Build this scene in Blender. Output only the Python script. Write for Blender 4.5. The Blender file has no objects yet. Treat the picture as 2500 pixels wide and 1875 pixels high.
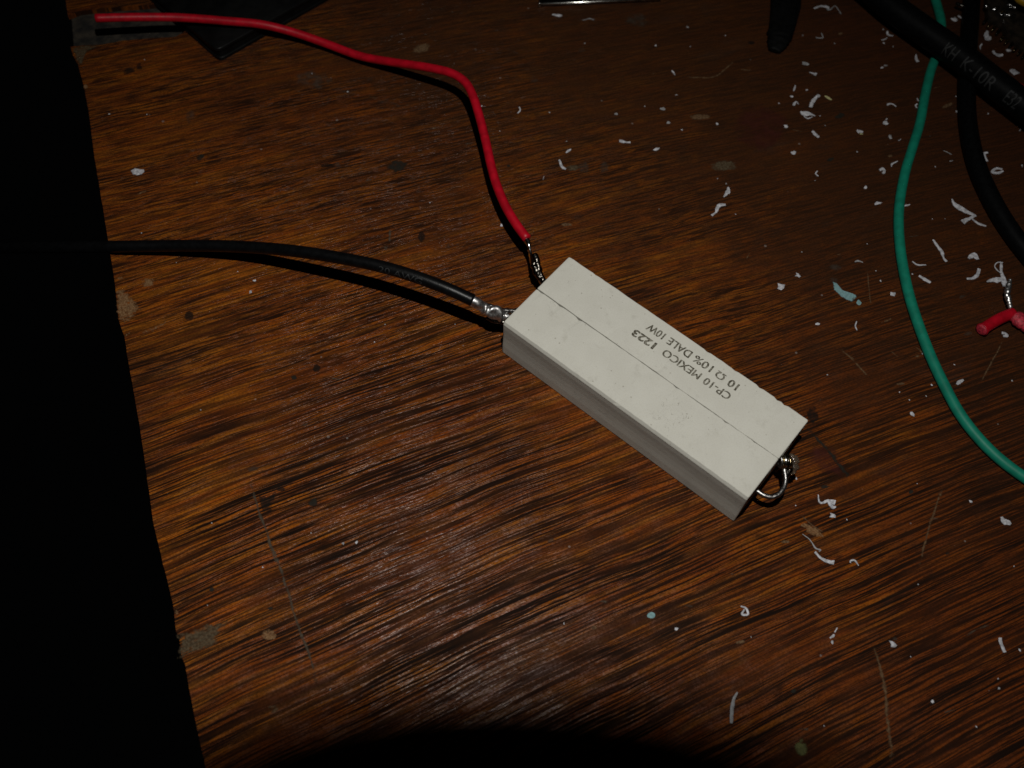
import bpy, bmesh, math, random
from mathutils import Vector, Matrix, noise as mnoise
from mathutils.geometry import delaunay_2d_cdt

scene = bpy.context.scene
COL = scene.collection
MM = 0.001                                   # everything below is written in millimetres

# ------------------------------------------------------------------ camera
# frame: x along the resistor, y across it, z up, table top at z = 0
F_PX = 2420.96
RIGHT = Vector((0.768939, 0.638645, 0.029406))
DOWN = Vector((0.571269, -0.665713, -0.480081))
FWD = Vector((-0.287026, 0.385952, -0.876731))
CAM = Vector((53.2608, -68.1564, 146.4492))

cam_data = bpy.data.cameras.new('camera')
cam_data.sensor_width = 36.0
cam_data.lens = F_PX / 2500.0 * 36.0
cam_data.clip_start = 0.005
cam_data.clip_end = 20.0
cam = bpy.data.objects.new('camera', cam_data)
COL.objects.link(cam)
up = -DOWN
cam.matrix_world = Matrix(((RIGHT.x, up.x, -FWD.x, CAM.x * MM),
                           (RIGHT.y, up.y, -FWD.y, CAM.y * MM),
                           (RIGHT.z, up.z, -FWD.z, CAM.z * MM),
                           (0, 0, 0, 1)))
cam_data.dof.use_dof = True
cam_data.dof.focus_distance = 0.166
cam_data.dof.aperture_fstop = 26.0
scene.camera = cam

# ------------------------------------------------------------------ world: a dark room
world = bpy.data.worlds.new('World')
scene.world = world
world.use_nodes = True
world.node_tree.nodes['Background'].inputs[0].default_value = (0.9, 0.95, 1.0, 1)
world.node_tree.nodes['Background'].inputs[1].default_value = 0.0006

# ------------------------------------------------------------------ light: the one flash
FLASH = CAM + up * 56 + RIGHT * 11 - FWD * 30
AIM = Vector((9.0, -15.0, 0.0))
ld = bpy.data.lights.new('flash', 'SPOT')
ld.energy = 1.15
ld.color = (1.0, 0.98, 0.93)
ld.spot_size = math.radians(91)
ld.spot_blend = 1.0
ld.shadow_soft_size = 0.0014
flash = bpy.data.objects.new('flash', ld)
COL.objects.link(flash)
flash.location = FLASH * MM
flash.rotation_euler = (AIM - FLASH).to_track_quat('-Z', 'Y').to_euler()

vs = scene.view_settings
vs.view_transform = 'Standard'
vs.look = 'None'
vs.exposure = 0.0
vs.gamma = 1.0
vs.use_curve_mapping = False
scene.render.engine = 'CYCLES'


# ------------------------------------------------------------------ helpers
def bp(u, v, z=0.0):
    """point on the horizontal plane z seen at photograph position u, v"""
    d = RIGHT * ((u - 1250.0) / F_PX) + DOWN * ((v - 937.5) / F_PX) + FWD
    return CAM + d * ((z - CAM.z) / d.z)


CROPS = {'D': (1250, 0, 2.592), 'E': (1900, 400, 2.765), 'F': (1700, 1175, 2.370),
         'G': (1820, 0, 4.424), 'H': (2100, 80, 4.1475), 'I': (2050, 0, 4.88),
         'J': (100, 0, 2.765), 'K': (0, 500, 2.765), 'L': (300, 1275, 2.765),
         'M': (600, 1100, 5.53), 'N': (1900, 850, 3.687), 'P': (0, 0, 1.0)}


def px(c, x, y):
    ox, oy, s = CROPS[c]
    return ox + x / s, oy + y / s


def tag(o, label=None, cat=None, group=None, kind=None):
    if label: o['label'] = label
    if cat: o['category'] = cat
    if group: o['group'] = group
    if kind: o['kind'] = kind
    return o


def mesh_obj(name, verts, faces, mat, parent=None, smooth=True):
    me = bpy.data.meshes.new(name)
    me.from_pydata([tuple(Vector(v) * MM) for v in verts], [], faces)
    me.materials.append(mat)
    if smooth:
        for p in me.polygons: p.use_smooth = True
    me.update()
    o = bpy.data.objects.new(name, me)
    COL.objects.link(o)
    if parent: o.parent = parent
    return o


def bm_obj(name, bm, mat, parent=None, smooth=False, normals=True):
    if normals: bmesh.ops.recalc_face_normals(bm, faces=bm.faces)
    me = bpy.data.meshes.new(name)
    bm.to_mesh(me)
    bm.free()
    me.transform(Matrix.Scale(MM, 4))
    me.materials.append(mat)
    if smooth:
        for p in me.polygons: p.use_smooth = True
    o = bpy.data.objects.new(name, me)
    COL.objects.link(o)
    if parent: o.parent = parent
    return o


def catmull(pts, n=8):
    P = [Vector(p) for p in pts]
    if len(P) == 2: P = [P[0], (P[0] + P[1]) / 2, P[1]]
    P = [P[0] * 2 - P[1]] + P + [P[-1] * 2 - P[-2]]
    out = []
    for i in range(1, len(P) - 2):
        a, b, c, d = P[i - 1], P[i], P[i + 1], P[i + 2]
        for k in range(n):
            t = k / n
            out.append(0.5 * ((2 * b) + (c - a) * t + (2 * a - 5 * b + 4 * c - d) * t * t + (3 * b - a - 3 * c + d) * t ** 3))
    out.append(P[-2])
    return out


def resample(pts, step):
    out = [pts[0]]
    acc = 0.0
    for a, b in zip(pts, pts[1:]):
        L = (b - a).length
        while acc + L >= step:
            t = (step - acc) / L
            a = a + (b - a) * t
            out.append(a)
            L = (b - a).length
            acc = 0.0
        acc += L
    if (out[-1] - pts[-1]).length > step * 0.3: out.append(pts[-1])
    return out


def frames(path):
    fr = []
    n = None
    for i, p in enumerate(path):
        t = (path[min(i + 1, len(path) - 1)] - path[max(i - 1, 0)]).normalized()
        if n is None:
            n = Vector((0, 0, 1)) - t * t.z
            if n.length < 0.1: n = Vector((1, 0, 0)) - t * t.x
        n = (n - t * n.dot(t)).normalized()
        fr.append((p, t, n, t.cross(n)))
    return fr


def tube(name, path, radius, mat, parent=None, seg=14, wob=0.0, seed=0, flat=1.0, round_end=0.35):
    """swept tube; radius is a number or a function of 0..1; wob adds lumps"""
    fr = frames(path)
    N = len(fr)
    verts, faces = [], []
    off = Vector((seed * 3.1, seed * 7.7, seed * 1.3))
    for i, (p, t, n, b) in enumerate(fr):
        s = i / (N - 1)
        r = radius(s) if callable(radius) else radius
        for k in range(seg):
            a = 2 * math.pi * k / seg
            d = n * math.cos(a) * flat + b * math.sin(a)
            rr = r
            if wob: rr *= 1 + wob * mnoise.noise((p + d * r) * 1.6 / max(0.3, r) * 0.5 + off)
            verts.append(p + d * rr)
    for i in range(N - 1):
        for k in range(seg):
            a, b_ = i * seg + k, i * seg + (k + 1) % seg
            faces.append((a, b_, b_ + seg, a + seg))
    for end, (p, t, n, b) in ((0, fr[0]), (N - 1, fr[-1])):
        r = radius(end / (N - 1)) if callable(radius) else radius
        sgn = -1 if end == 0 else 1
        base = len(verts)
        for k in range(seg):
            a = 2 * math.pi * k / seg
            verts.append(p + (n * math.cos(a) * flat + b * math.sin(a)) * r * 0.72 + t * sgn * r * round_end * 0.8)
        c = len(verts)
        verts.append(p + t * sgn * r * round_end)
        o0 = end * seg
        for k in range(seg):
            k2 = (k + 1) % seg
            f1 = (o0 + k, o0 + k2, base + k2, base + k)
            f2 = (base + k, base + k2, c)
            if end == 0: faces += [f1[::-1] if False else (f1[3], f1[2], f1[1], f1[0])[::-1][::-1], f2[::-1]]
            else: faces += [f1, f2]
    me = bpy.data.meshes.new(name)
    me.from_pydata([tuple(v * MM) for v in verts], [], faces)
    bm = bmesh.new(); bm.from_mesh(me)
    bmesh.ops.recalc_face_normals(bm, faces=bm.faces)
    bm.to_mesh(me); bm.free()
    for p in me.polygons: p.use_smooth = True
    me.materials.append(mat)
    o = bpy.data.objects.new(name, me)
    COL.objects.link(o)
    if parent: o.parent = parent
    return o


def empty(name, loc=(0, 0, 0)):
    o = bpy.data.objects.new(name, None)
    o.empty_display_size = 0.005
    COL.objects.link(o)
    return o


# ------------------------------------------------------------------ materials
class NT:
    """small node-tree writer"""
    def __init__(self, name):
        self.m = bpy.data.materials.new(name)
        self.m.use_nodes = True
        self.t = self.m.node_tree
        self.b = self.t.nodes['Principled BSDF']
        self.out = self.t.nodes['Material Output']

    def n(self, typ, **kw):
        nd = self.t.nodes.new(typ)
        for k, v in kw.items(): setattr(nd, k, v)
        return nd

    def lk(self, a, b): self.t.links.new(a, b)

    def put(self, sock, v):
        if hasattr(v, 'links') or hasattr(v, 'is_output'): self.lk(v, sock)
        else: sock.default_value = v

    def math(self, op, a, b=0.0, c=None, clamp=False):
        nd = self.n('ShaderNodeMath', operation=op, use_clamp=clamp)
        self.put(nd.inputs[0], a); self.put(nd.inputs[1], b)
        if c is not None: self.put(nd.inputs[2], c)
        return nd.outputs[0]

    def vec(self, x, y, z=0.0):
        nd = self.n('ShaderNodeCombineXYZ')
        for i, v in enumerate((x, y, z)): self.put(nd.inputs[i], v)
        return nd.outputs[0]

    def noise(self, vec, scale=1.0, detail=3.0, rough=0.55, dist=0.0):
        nd = self.n('ShaderNodeTexNoise')
        self.lk(vec, nd.inputs['Vector'])
        nd.inputs['Scale'].default_value = scale
        nd.inputs['Detail'].default_value = detail
        nd.inputs['Roughness'].default_value = rough
        nd.inputs['Distortion'].default_value = dist
        return nd.outputs['Fac']

    def ramp(self, fac, lo, hi, a=0.0, b=1.0):
        nd = self.n('ShaderNodeMapRange', interpolation_type='SMOOTHSTEP')
        self.lk(fac, nd.inputs[0])
        for i, v in ((1, lo), (2, hi), (3, a), (4, b)): nd.inputs[i].default_value = v
        return nd.outputs[0]

    def mix(self, fac, a, b, mode='MIX'):
        nd = self.n('ShaderNodeMix', data_type='RGBA', blend_type=mode)
        self.put(nd.inputs[0], fac)
        for s, v in ((nd.inputs[6], a), (nd.inputs[7], b)):
            if isinstance(v, tuple): s.default_value = (*v, 1) if len(v) == 3 else v
            else: self.lk(v, s)
        return nd.outputs[2]

    def objmm(self):
        tc = self.n('ShaderNodeTexCoord')
        sc = self.n('ShaderNodeVectorMath', operation='SCALE')
        self.lk(tc.outputs['Object'], sc.inputs[0])
        sc.inputs[3].default_value = 1000.0
        return sc.outputs[0]

    def bump(self, h, strength, dist_mm):
        nd = self.n('ShaderNodeBump')
        nd.inputs['Strength'].default_value = strength
        nd.inputs['Distance'].default_value = dist_mm * MM
        self.lk(h, nd.inputs['Height'])
        self.lk(nd.outputs[0], self.b.inputs['Normal'])


def simple(name, col, rough=0.5, metal=0.0, var=0.12, scale=1.5, bump=0.0, bscale=6.0, spec=0.5):
    T = NT(name)
    P = T.objmm()
    f = T.noise(P, scale, 3)
    c2 = tuple(max(0, c * (1 - var * 2)) for c in col)
    c1 = tuple(min(1, c * (1 + var)) for c in col)
    T.lk(T.mix(T.ramp(f, 0.3, 0.7), c2, c1), T.b.inputs['Base Color'])
    T.b.inputs['Roughness'].default_value = rough
    T.b.inputs['Metallic'].default_value = metal
    T.b.inputs['Specular IOR Level'].default_value = spec
    if bump: T.bump(T.noise(P, bscale, 4), 1.0, bump)
    return T.m


def wood_material():
    T = NT('old_veneer')
    P = T.objmm()
    sep = T.n('ShaderNodeSeparateXYZ'); T.lk(P, sep.inputs[0])
    x, y = sep.outputs[0], sep.outputs[1]
    ang = math.radians(61.5)
    ca, sa = math.cos(ang), math.sin(ang)
    u = T.math('ADD', T.math('MULTIPLY', x, ca), T.math('MULTIPLY', y, sa))
    v = T.math('ADD', T.math('MULTIPLY', x, -sa), T.math('MULTIPLY', y, ca))
    w = T.math('ADD', T.math('MULTIPLY', x, -0.65), T.math('MULTIPLY', y, 0.76))
    # the grain fans a little and wanders
    v = T.math('ADD', v, T.math('MULTIPLY', T.math('MULTIPLY', u, w), 0.0011))
    wav = T.noise(T.vec(T.math('MULTIPLY', u, 0.030), T.math('MULTIPLY', v, 0.045)), 1.0, 2)
    v = T.math('ADD', v, T.math('MULTIPLY', wav, 1.9))
    wav2 = T.noise(T.vec(T.math('MULTIPLY', u, 0.22), T.math('MULTIPLY', v, 0.5), 4.0), 1.0, 2)
    v = T.math('ADD', v, T.math('MULTIPLY', wav2, 0.16))

    def streak(su, sv, z, detail=3.0, rough=0.55):
        return T.noise(T.vec(T.math('MULTIPLY', u, su), T.math('MULTIPLY', v, sv), z), 1.0, detail, rough)
    # long straight pores on the near part of the board, short broken dashes on the far part
    zone = T.ramp(T.math('ADD', T.math('MULTIPLY_ADD', w, 0.011, 0.47), T.math('MULTIPLY', T.math('SUBTRACT', wav, 0.5), 1.2)), 0.2, 0.85)
    def zmix(a, b): return T.math('ADD', a, T.math('MULTIPLY', zone, T.math('SUBTRACT', b, a)))
    s1 = zmix(streak(0.034, 2.7, 1.0, 3, 0.55), streak(0.130, 2.9, 2.0, 4, 0.60))
    s2 = zmix(streak(0.055, 3.2, 7.0, 3, 0.6), streak(0.22, 3.8, 8.0, 3, 0.6))
    s3 = streak(0.020, 0.36, 13.0, 3, 0.5)
    s4 = streak(0.33, 3.6, 19.0, 2, 0.6)
    big = T.noise(P, 0.016, 3, 0.55)
    big2 = T.noise(P, 0.045, 4, 0.6)
    mott = T.noise(P, 0.28, 5, 0.65)
    fine = T.noise(P, 2.6, 3, 0.7)

    # pores: dark recessed streaks; how strongly they read varies over the board
    pores1 = T.ramp(s1, 0.445, 0.500)
    pores2 = T.ramp(s2, 0.40, 0.48)
    pores3 = T.ramp(s3, 0.33, 0.50, 0.82, 1.0)
    pores4 = T.ramp(s4, 0.33, 0.52, 0.30, 1.0)
    lines = T.math('MULTIPLY', T.math('MULTIPLY', pores1, T.math('ADD', T.math('MULTIPLY', pores2, 0.80), 0.20)), T.math('MULTIPLY', pores3, pores4))

    gold = (0.385, 0.122, 0.0085)
    orange = (0.330, 0.076, 0.0052)
    red = (0.110, 0.025, 0.0062)
    dark = (0.0105, 0.0058, 0.0042)
    # how clearly the pores stand out varies in long patches, weaker towards the far side
    clear = T.noise(T.vec(T.math('MULTIPLY', u, 0.035), T.math('MULTIPLY', v, 0.13), 51.0), 1.0, 4, 0.6)
    keep = T.math('MULTIPLY', T.ramp(clear, 0.30, 0.60, 0.64, 1.0), T.math('MULTIPLY_ADD', zone, -0.06, 1.0))
    # long thin open pores: level lines of a stretched field, broken here and there
    def pore_lines(su, sv, z, thick, gz, glo, ghi):
        d = T.math('ABSOLUTE', T.math('SUBTRACT', streak(su, sv, z, 1.5, 0.45), 0.5))
        ln = T.ramp(d, thick * 0.35, thick, 1.0, 0.0)
        gate = T.ramp(streak(0.055, 0.85, gz, 3, 0.6), glo, ghi)
        return T.math('MULTIPLY', ln, gate)
    pl = T.math('MAXIMUM', pore_lines(0.0085, 0.52, 61.0, 0.040, 63.0, 0.42, 0.52), T.math('MULTIPLY', pore_lines(0.016, 1.0, 65.0, 0.050, 67.0, 0.44, 0.53), 0.85))
    pl = T.math('MULTIPLY', pl, T.math('MULTIPLY_ADD', zone, -0.55, 1.0))
    lines = T.math('MULTIPLY', lines, T.math('SUBTRACT', 1.0, T.math('MULTIPLY', pl, 0.95)))
    lines = T.math('SUBTRACT', 1.0, T.math('MULTIPLY', T.math('SUBTRACT', 1.0, lines), keep))
    base = T.mix(T.ramp(streak(0.05, 0.7, 31.0, 3), 0.38, 0.62), orange, gold)
    base = T.mix(T.ramp(streak(0.09, 1.1, 37.0, 4), 0.42, 0.66, 0.0, 0.75), base, red)
    base = T.mix(T.ramp(big, 0.46, 0.62, 0.0, 0.5), base, red)
    tone = T.noise(T.vec(T.math('MULTIPLY', u, 0.045), T.math('MULTIPLY', v, 0.16), 71.0), 1.0, 4, 0.6)
    base = T.mix(T.ramp(tone, 0.42, 0.70, 0.0, 0.55), base, (0.075, 0.024, 0.0085))
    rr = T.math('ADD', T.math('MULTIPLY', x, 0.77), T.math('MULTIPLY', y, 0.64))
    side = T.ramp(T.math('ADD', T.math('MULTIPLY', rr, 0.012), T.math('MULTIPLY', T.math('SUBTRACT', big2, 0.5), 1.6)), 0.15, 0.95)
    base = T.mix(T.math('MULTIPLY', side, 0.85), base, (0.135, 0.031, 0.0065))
    base = T.mix(T.math('MULTIPLY', zone, 0.42), base, (0.150, 0.037, 0.0070))  # far zone redder, its colour also darkened to stand in for dimmer light
    col = T.mix(lines, dark, base)
    # old grime worked into the finish: uneven, its own patches; light falloff painted in, darker far and right
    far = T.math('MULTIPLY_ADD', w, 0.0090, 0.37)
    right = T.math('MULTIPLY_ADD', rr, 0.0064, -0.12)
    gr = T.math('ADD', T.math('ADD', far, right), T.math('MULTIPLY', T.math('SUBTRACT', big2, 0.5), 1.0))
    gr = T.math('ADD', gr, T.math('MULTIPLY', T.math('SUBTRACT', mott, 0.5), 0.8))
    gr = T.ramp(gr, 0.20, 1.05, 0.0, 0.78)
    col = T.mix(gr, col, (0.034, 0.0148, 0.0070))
    # greyish dull film in a few places
    film = T.ramp(T.noise(T.vec(T.math('MULTIPLY', u, 0.05), T.math('MULTIPLY', v, 0.09), 3.0), 1.0, 5, 0.65), 0.58, 0.76, 0.0, 0.14)
    col = T.mix(film, col, (0.060, 0.047, 0.038))
    col = T.mix(T.ramp(fine, 0.38, 0.68, 0.0, 0.42), col, (0.012, 0.007, 0.005))
    # tiny dust
    vor = T.n('ShaderNodeTexVoronoi', feature='F1'); T.lk(P, vor.inputs['Vector'])
    vor.inputs['Scale'].default_value = 0.36
    sp = T.n('ShaderNodeSeparateColor'); T.lk(vor.outputs['Color'], sp.inputs[0])
    size = T.math('MULTIPLY', T.math('POWER', sp.outputs[0], 3.0), 0.095)
    dot = T.math('MULTIPLY', T.math('LESS_THAN', vor.outputs['Distance'], size), T.math('GREATER_THAN', sp.outputs[1], 0.45))
    col = T.mix(T.math('MULTIPLY', dot, 0.22), col, (0.42, 0.40, 0.37))
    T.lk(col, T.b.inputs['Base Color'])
    # worn varnish: glossy on the ridges, dull in pores and grime
    ro = T.math('ADD', T.math('MULTIPLY', T.math('SUBTRACT', 1.0, lines), 0.22), T.math('MULTIPLY', mott, 0.30))
    ro = T.math('ADD', ro, 0.07)
    T.lk(ro, T.b.inputs['Roughness'])
    T.lk(T.math('MULTIPLY_ADD', T.math('MULTIPLY', T.math('POWER', lines, 1.5), T.math('MULTIPLY', T.ramp(mott, 0.35, 0.65, 0.25, 1.0), T.ramp(fine, 0.40, 0.62, 1.25, 0.25))), 0.42, 0.01), T.b.inputs['Specular IOR Level'])
    h = T.math('ADD', T.math('MULTIPLY', lines, 1.0), T.math('MULTIPLY', fine, 0.55))
    h = T.math('ADD', h, T.math('MULTIPLY', T.noise(P, 7.0, 2), 0.22))
    T.bump(h, 0.70, 0.034)
    return T.m


def decal_material(name, col, col2, strength, scale, lo, hi, rough=0.7, streaky=False):
    """a stain or scuff: colour broken up by noise, thinning out to its rim (attribute 'edge')"""
    T = NT(name)
    P = T.objmm()
    at = T.n('ShaderNodeAttribute', attribute_name='edge')
    f = T.noise(P, scale, 5, 0.65)
    a = T.math('MULTIPLY', at.outputs['Fac'], 1.0)
    a = T.math('ADD', a, T.math('MULTIPLY', T.math('SUBTRACT', f, 0.5), 2.6))
    a = T.ramp(a, lo, hi + 0.25, 0.0, strength)
    T.lk(T.mix(T.ramp(T.noise(P, scale * 2.3, 3), 0.35, 0.65), col, col2), T.b.inputs['Base Color'])
    T.b.inputs['Roughness'].default_value = rough
    T.b.inputs['Specular IOR Level'].default_value = 0.08
    tr = T.n('ShaderNodeBsdfTransparent')
    mx = T.n('ShaderNodeMixShader')
    T.lk(a, mx.inputs[0]); T.lk(tr.outputs[0], mx.inputs[1]); T.lk(T.b.outputs[0], mx.inputs[2])
    T.lk(mx.outputs[0], T.out.inputs['Surface'])
    return T.m


def ceramic_material():
    T = NT('cement_ceramic')
    P = T.objmm()
    a = T.noise(P, 0.25, 4)
    b = T.noise(P, 4.5, 4, 0.7)
    col = T.mix(T.ramp(a, 0.3, 0.7), (0.555, 0.545, 0.485), (0.585, 0.576, 0.515))
    col = T.mix(T.ramp(b, 0.42, 0.72, 0.0, 0.30), col, (0.42, 0.39, 0.33))
    for sc, thr, dk, sd in ((0.95, 0.085, (0.16, 0.13, 0.09), 0.0), (0.45, 0.070, (0.10, 0.08, 0.05), 9.0)):
        off = T.n('ShaderNodeVectorMath', operation='ADD'); T.lk(P, off.inputs[0]); off.inputs[1].default_value = (sd, sd * 2, sd)
        vor = T.n('ShaderNodeTexVoronoi', feature='F1'); T.lk(off.outputs[0], vor.inputs['Vector'])
        vor.inputs['Scale'].default_value = sc
        sp = T.n('ShaderNodeSeparateColor'); T.lk(vor.outputs['Color'], sp.inputs[0])
        d = T.math('LESS_THAN', vor.outputs['Distance'], T.math('MULTIPLY', T.math('POWER', sp.outputs[0], 2.0), thr * sc / 0.95 * 1.9))
        col = T.mix(T.math('MULTIPLY', d, 0.36), col, dk)
    grub = T.noise(P, 0.38, 5, 0.7)
    col = T.mix(T.ramp(grub, 0.56, 0.74, 0.0, 0.28), col, (0.30, 0.28, 0.23))
    # hairline pencil-like scuffs
    sc_ = T.noise(P, 0.55, 2, 0.5, 1.2)
    ridge = T.math('ABSOLUTE', T.math('SUBTRACT', sc_, 0.5))
    gate = T.ramp(T.noise(P, 0.16, 2), 0.58, 0.66)
    col = T.mix(T.math('MULTIPLY', T.math('LESS_THAN', ridge, 0.004), T.math('MULTIPLY', gate, 0.5)), col, (0.20, 0.18, 0.15))
    T.lk(col, T.b.inputs['Base Color'])
    T.b.inputs['Roughness'].default_value = 0.78
    T.b.inputs['Specular IOR Level'].default_value = 0.25
    T.bump(T.math('ADD', b, T.math('MULTIPLY', T.noise(P, 14.0, 2), 0.5)), 0.6, 0.035)
    return T.m


def ink_material():
    T = NT('faded_ink')
    P = T.objmm()
    f = T.noise(P, 3.2, 4, 0.65)
    T.lk(T.mix(T.ramp(f, 0.42, 0.60, 0.0, 0.85), (0.050, 0.043, 0.026), (0.26, 0.245, 0.20)), T.b.inputs['Base Color'])
    T.b.inputs['Roughness'].default_value = 0.8
    return T.m


def solder_material(name, base, rough, bump, bscale):
    T = NT(name)
    P = T.objmm()
    f = T.noise(P, bscale, 4, 0.6)
    T.lk(T.mix(T.ramp(f, 0.35, 0.7), tuple(c * 0.45 for c in base), base), T.b.inputs['Base Color'])
    T.b.inputs['Metallic'].default_value = 1.0
    T.b.inputs['Roughness'].default_value = rough
    T.bump(f, 1.0, bump)
    return T.m


M_WOOD = wood_material()
M_CORE = simple('chipboard_core', (0.022, 0.0165, 0.0105), 0.9, var=0.45, scale=0.5, bump=0.3, bscale=1.2)
M_CERAMIC = ceramic_material()
M_POTTING = simple('grey_potting_cement', (0.30, 0.28, 0.245), 0.9, var=0.2, scale=2.0, bump=0.25, bscale=3.0)
M_INK = ink_material()
M_RED = simple('red_pvc', (0.40, 0.0026, 0.0125), 0.42, var=0.12, scale=0.6, bump=0.03, bscale=2.5, spec=0.3)
M_REDCUT = simple('pale_cut_pvc', (0.48, 0.028, 0.050), 0.55, var=0.25, scale=2.5, bump=0.12, bscale=3.0)
M_BLACKPVC = simple('black_pvc', (0.0032, 0.0034, 0.0038), 0.36, var=0.2, scale=1.0, bump=0.02, bscale=4.0, spec=0.22)
M_CABLE = simple('black_cable_jacket', (0.0022, 0.0024, 0.0026), 0.5, var=0.25, scale=1.2, bump=0.02, bscale=5.0, spec=0.09)
M_GREEN = simple('green_pvc', (0.0060, 0.185, 0.118), 0.5, var=0.10, scale=0.5, bump=0.02, bscale=2.0, spec=0.25)
M_YELLOW = simple('yellow_pvc', (0.45, 0.26, 0.01), 0.45)
M_BLACKBOX = simple('black_plastic', (0.0042, 0.0042, 0.0042), 0.4, var=0.2, scale=0.4, bump=0.02, bscale=1.2, spec=0.15)
M_RUBBER = simple('black_rubber', (0.0030, 0.0030, 0.0030), 0.6, var=0.25, scale=1.0, bump=0.1, bscale=1.0, spec=0.1)
M_CABLEPRINT = simple('grey_cable_print', (0.011, 0.012, 0.0125), 0.7, var=0.35, scale=2.5)
M_WIREPRINT = simple('worn_wire_print', (0.011, 0.012, 0.013), 0.6, var=0.4, scale=2.5)
M_TIN = solder_material('bright_solder', (0.95, 0.94, 0.93), 0.20, 0.030, 1.5)
M_TINNED = solder_material('dull_tinned_strands', (0.95, 0.94, 0.93), 0.40, 0.05, 1.8)
M_TARNISH = solder_material('tarnished_lead', (0.13, 0.12, 0.105), 0.24, 0.06, 1.8)
M_LEAD = solder_material('tinned_lead', (0.40, 0.39, 0.38), 0.34, 0.05, 3.0)
M_BRASS = solder_material('brassy_wire', (0.62, 0.47, 0.25), 0.22, 0.05, 3.0)
M_STEEL = solder_material('bright_steel', (0.95, 0.93, 0.86), 0.22, 0.015, 1.0)
M_STEELFLAT = solder_material('dark_steel', (0.10, 0.095, 0.09), 0.35, 0.02, 1.0)
M_WHITE = simple('white_shaving', (0.48, 0.48, 0.51), 0.7, var=0.2, scale=2.0, bump=0.06, bscale=4.0)
M_WHITETHIN = simple('thin_grey_shaving', (0.27, 0.27, 0.275), 0.7, var=0.15, scale=2.0)
M_CREAM = simple('yellowish_shaving', (0.46, 0.43, 0.20), 0.7, var=0.15, scale=2.0)
M_BOARD = simple('dark_circuit_board', (0.020, 0.014, 0.009), 0.5, var=0.4, scale=0.7, bump=0.05, bscale=1.5)
M_FLUX = NT('amber_flux').m
_b = M_FLUX.node_tree.nodes['Principled BSDF']
_b.inputs['Base Color'].default_value = (0.55, 0.42, 0.30, 1)
_b.inputs['Transmission Weight'].default_value = 0.9
_b.inputs['Roughness'].default_value = 0.12
_b.inputs['IOR'].default_value = 1.5

D_SCRATCH = decal_material('pale_scratch', (0.165, 0.100, 0.050), (0.085, 0.048, 0.025), 0.80, 1.3, 0.05, 0.75)
D_SCRATCHGREY = decal_material('grey_scratch', (0.095, 0.076, 0.054), (0.060, 0.045, 0.031), 0.72, 1.0, 0.05, 0.7)
D_SCRATCHDARK = decal_material('dark_scratch', (0.016, 0.0155, 0.012), (0.022, 0.020, 0.015), 0.8, 0.9, 0.2, 0.7)
D_DARK = decal_material('dark_stain', (0.007, 0.0065, 0.0055), (0.012, 0.010, 0.008), 0.62, 0.8, 0.25, 0.75)
D_BARE = decal_material('bare_wood', (0.27, 0.160, 0.078), (0.17, 0.082, 0.034), 0.78, 1.5, 0.35, 0.85)
D_BAREGREY = decal_material('bare_core', (0.110, 0.084, 0.050), (0.055, 0.038, 0.021), 0.75, 1.1, 0.15, 0.75)
D_SMEAR = decal_material('grey_smear', (0.075, 0.062, 0.048), (0.050, 0.036, 0.025), 0.42, 0.55, 0.30, 1.05)
D_TEAL = decal_material('teal_paint', (0.20, 0.34, 0.35), (0.15, 0.26, 0.27), 0.98, 1.2, 0.15, 0.35, 0.6)
D_OLIVE = decal_material('olive_paint', (0.115, 0.115, 0.040), (0.075, 0.075, 0.030), 0.9, 0.6, 0.25, 0.75, 0.6)
D_MAROON = decal_material('maroon_stain', (0.070, 0.017, 0.013), (0.055, 0.013, 0.010), 0.55, 0.25, 0.25, 1.1)

# ------------------------------------------------------------------ the bench top
random.seed(4)
edge_px = [(150, -150), (156, -60), (160, 0), (166, 38), (193, 27), (262, 19), (350, 13), (452, 2), (500, 20), (470, 66),
           (429, 90), (372, 93), (301, 99), (253, 108), (212, 110), (172, 114), (178, 135), (190, 156), (200, 193), (205, 212),
           (217, 277), (231, 386), (250, 500), (264, 587), (278, 674), (283, 716), (289, 778), (296, 800), (304, 822), (315, 894),
           (329, 970), (347, 1079), (361, 1180), (374, 1275), (398, 1376), (412, 1432), (423, 1478), (430, 1543), (435, 1550),
           (440, 1549), (441, 1556), (438, 1566), (441, 1580), (443, 1602), (452, 1622), (458, 1660), (466, 1702), (481, 1781), (502, 1872),
           (540, 2060), (590, 2300)]
RUN = Vector((math.cos(math.radians(-31.5)), math.sin(math.radians(-31.5)), 0))      # along the free edge
outline = [bp(*p) for p in edge_px]
outline = [outline[0] - RUN * 150] + outline + [outline[-1] + RUN * 150]
jag = []
for i, (a, b) in enumerate(zip(outline, outline[1:])):
    n = max(1, int((b - a).length / 1.2))
    for k in range(n):
        p = a + (b - a) * (k / n)
        if k or i: p = p + Vector((mnoise.noise(p * 0.9), mnoise.noise(p * 0.9 + Vector((9, 9, 9))), 0)) * 0.07
        jag.append(p)
jag.append(outline[-1])
ex = (Vector((math.cos(math.radians(58.5)), math.sin(math.radians(58.5)), 0)))      # away from the free edge
outline2 = jag + [jag[-1] + ex * 330, jag[0] + ex * 330]


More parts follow.
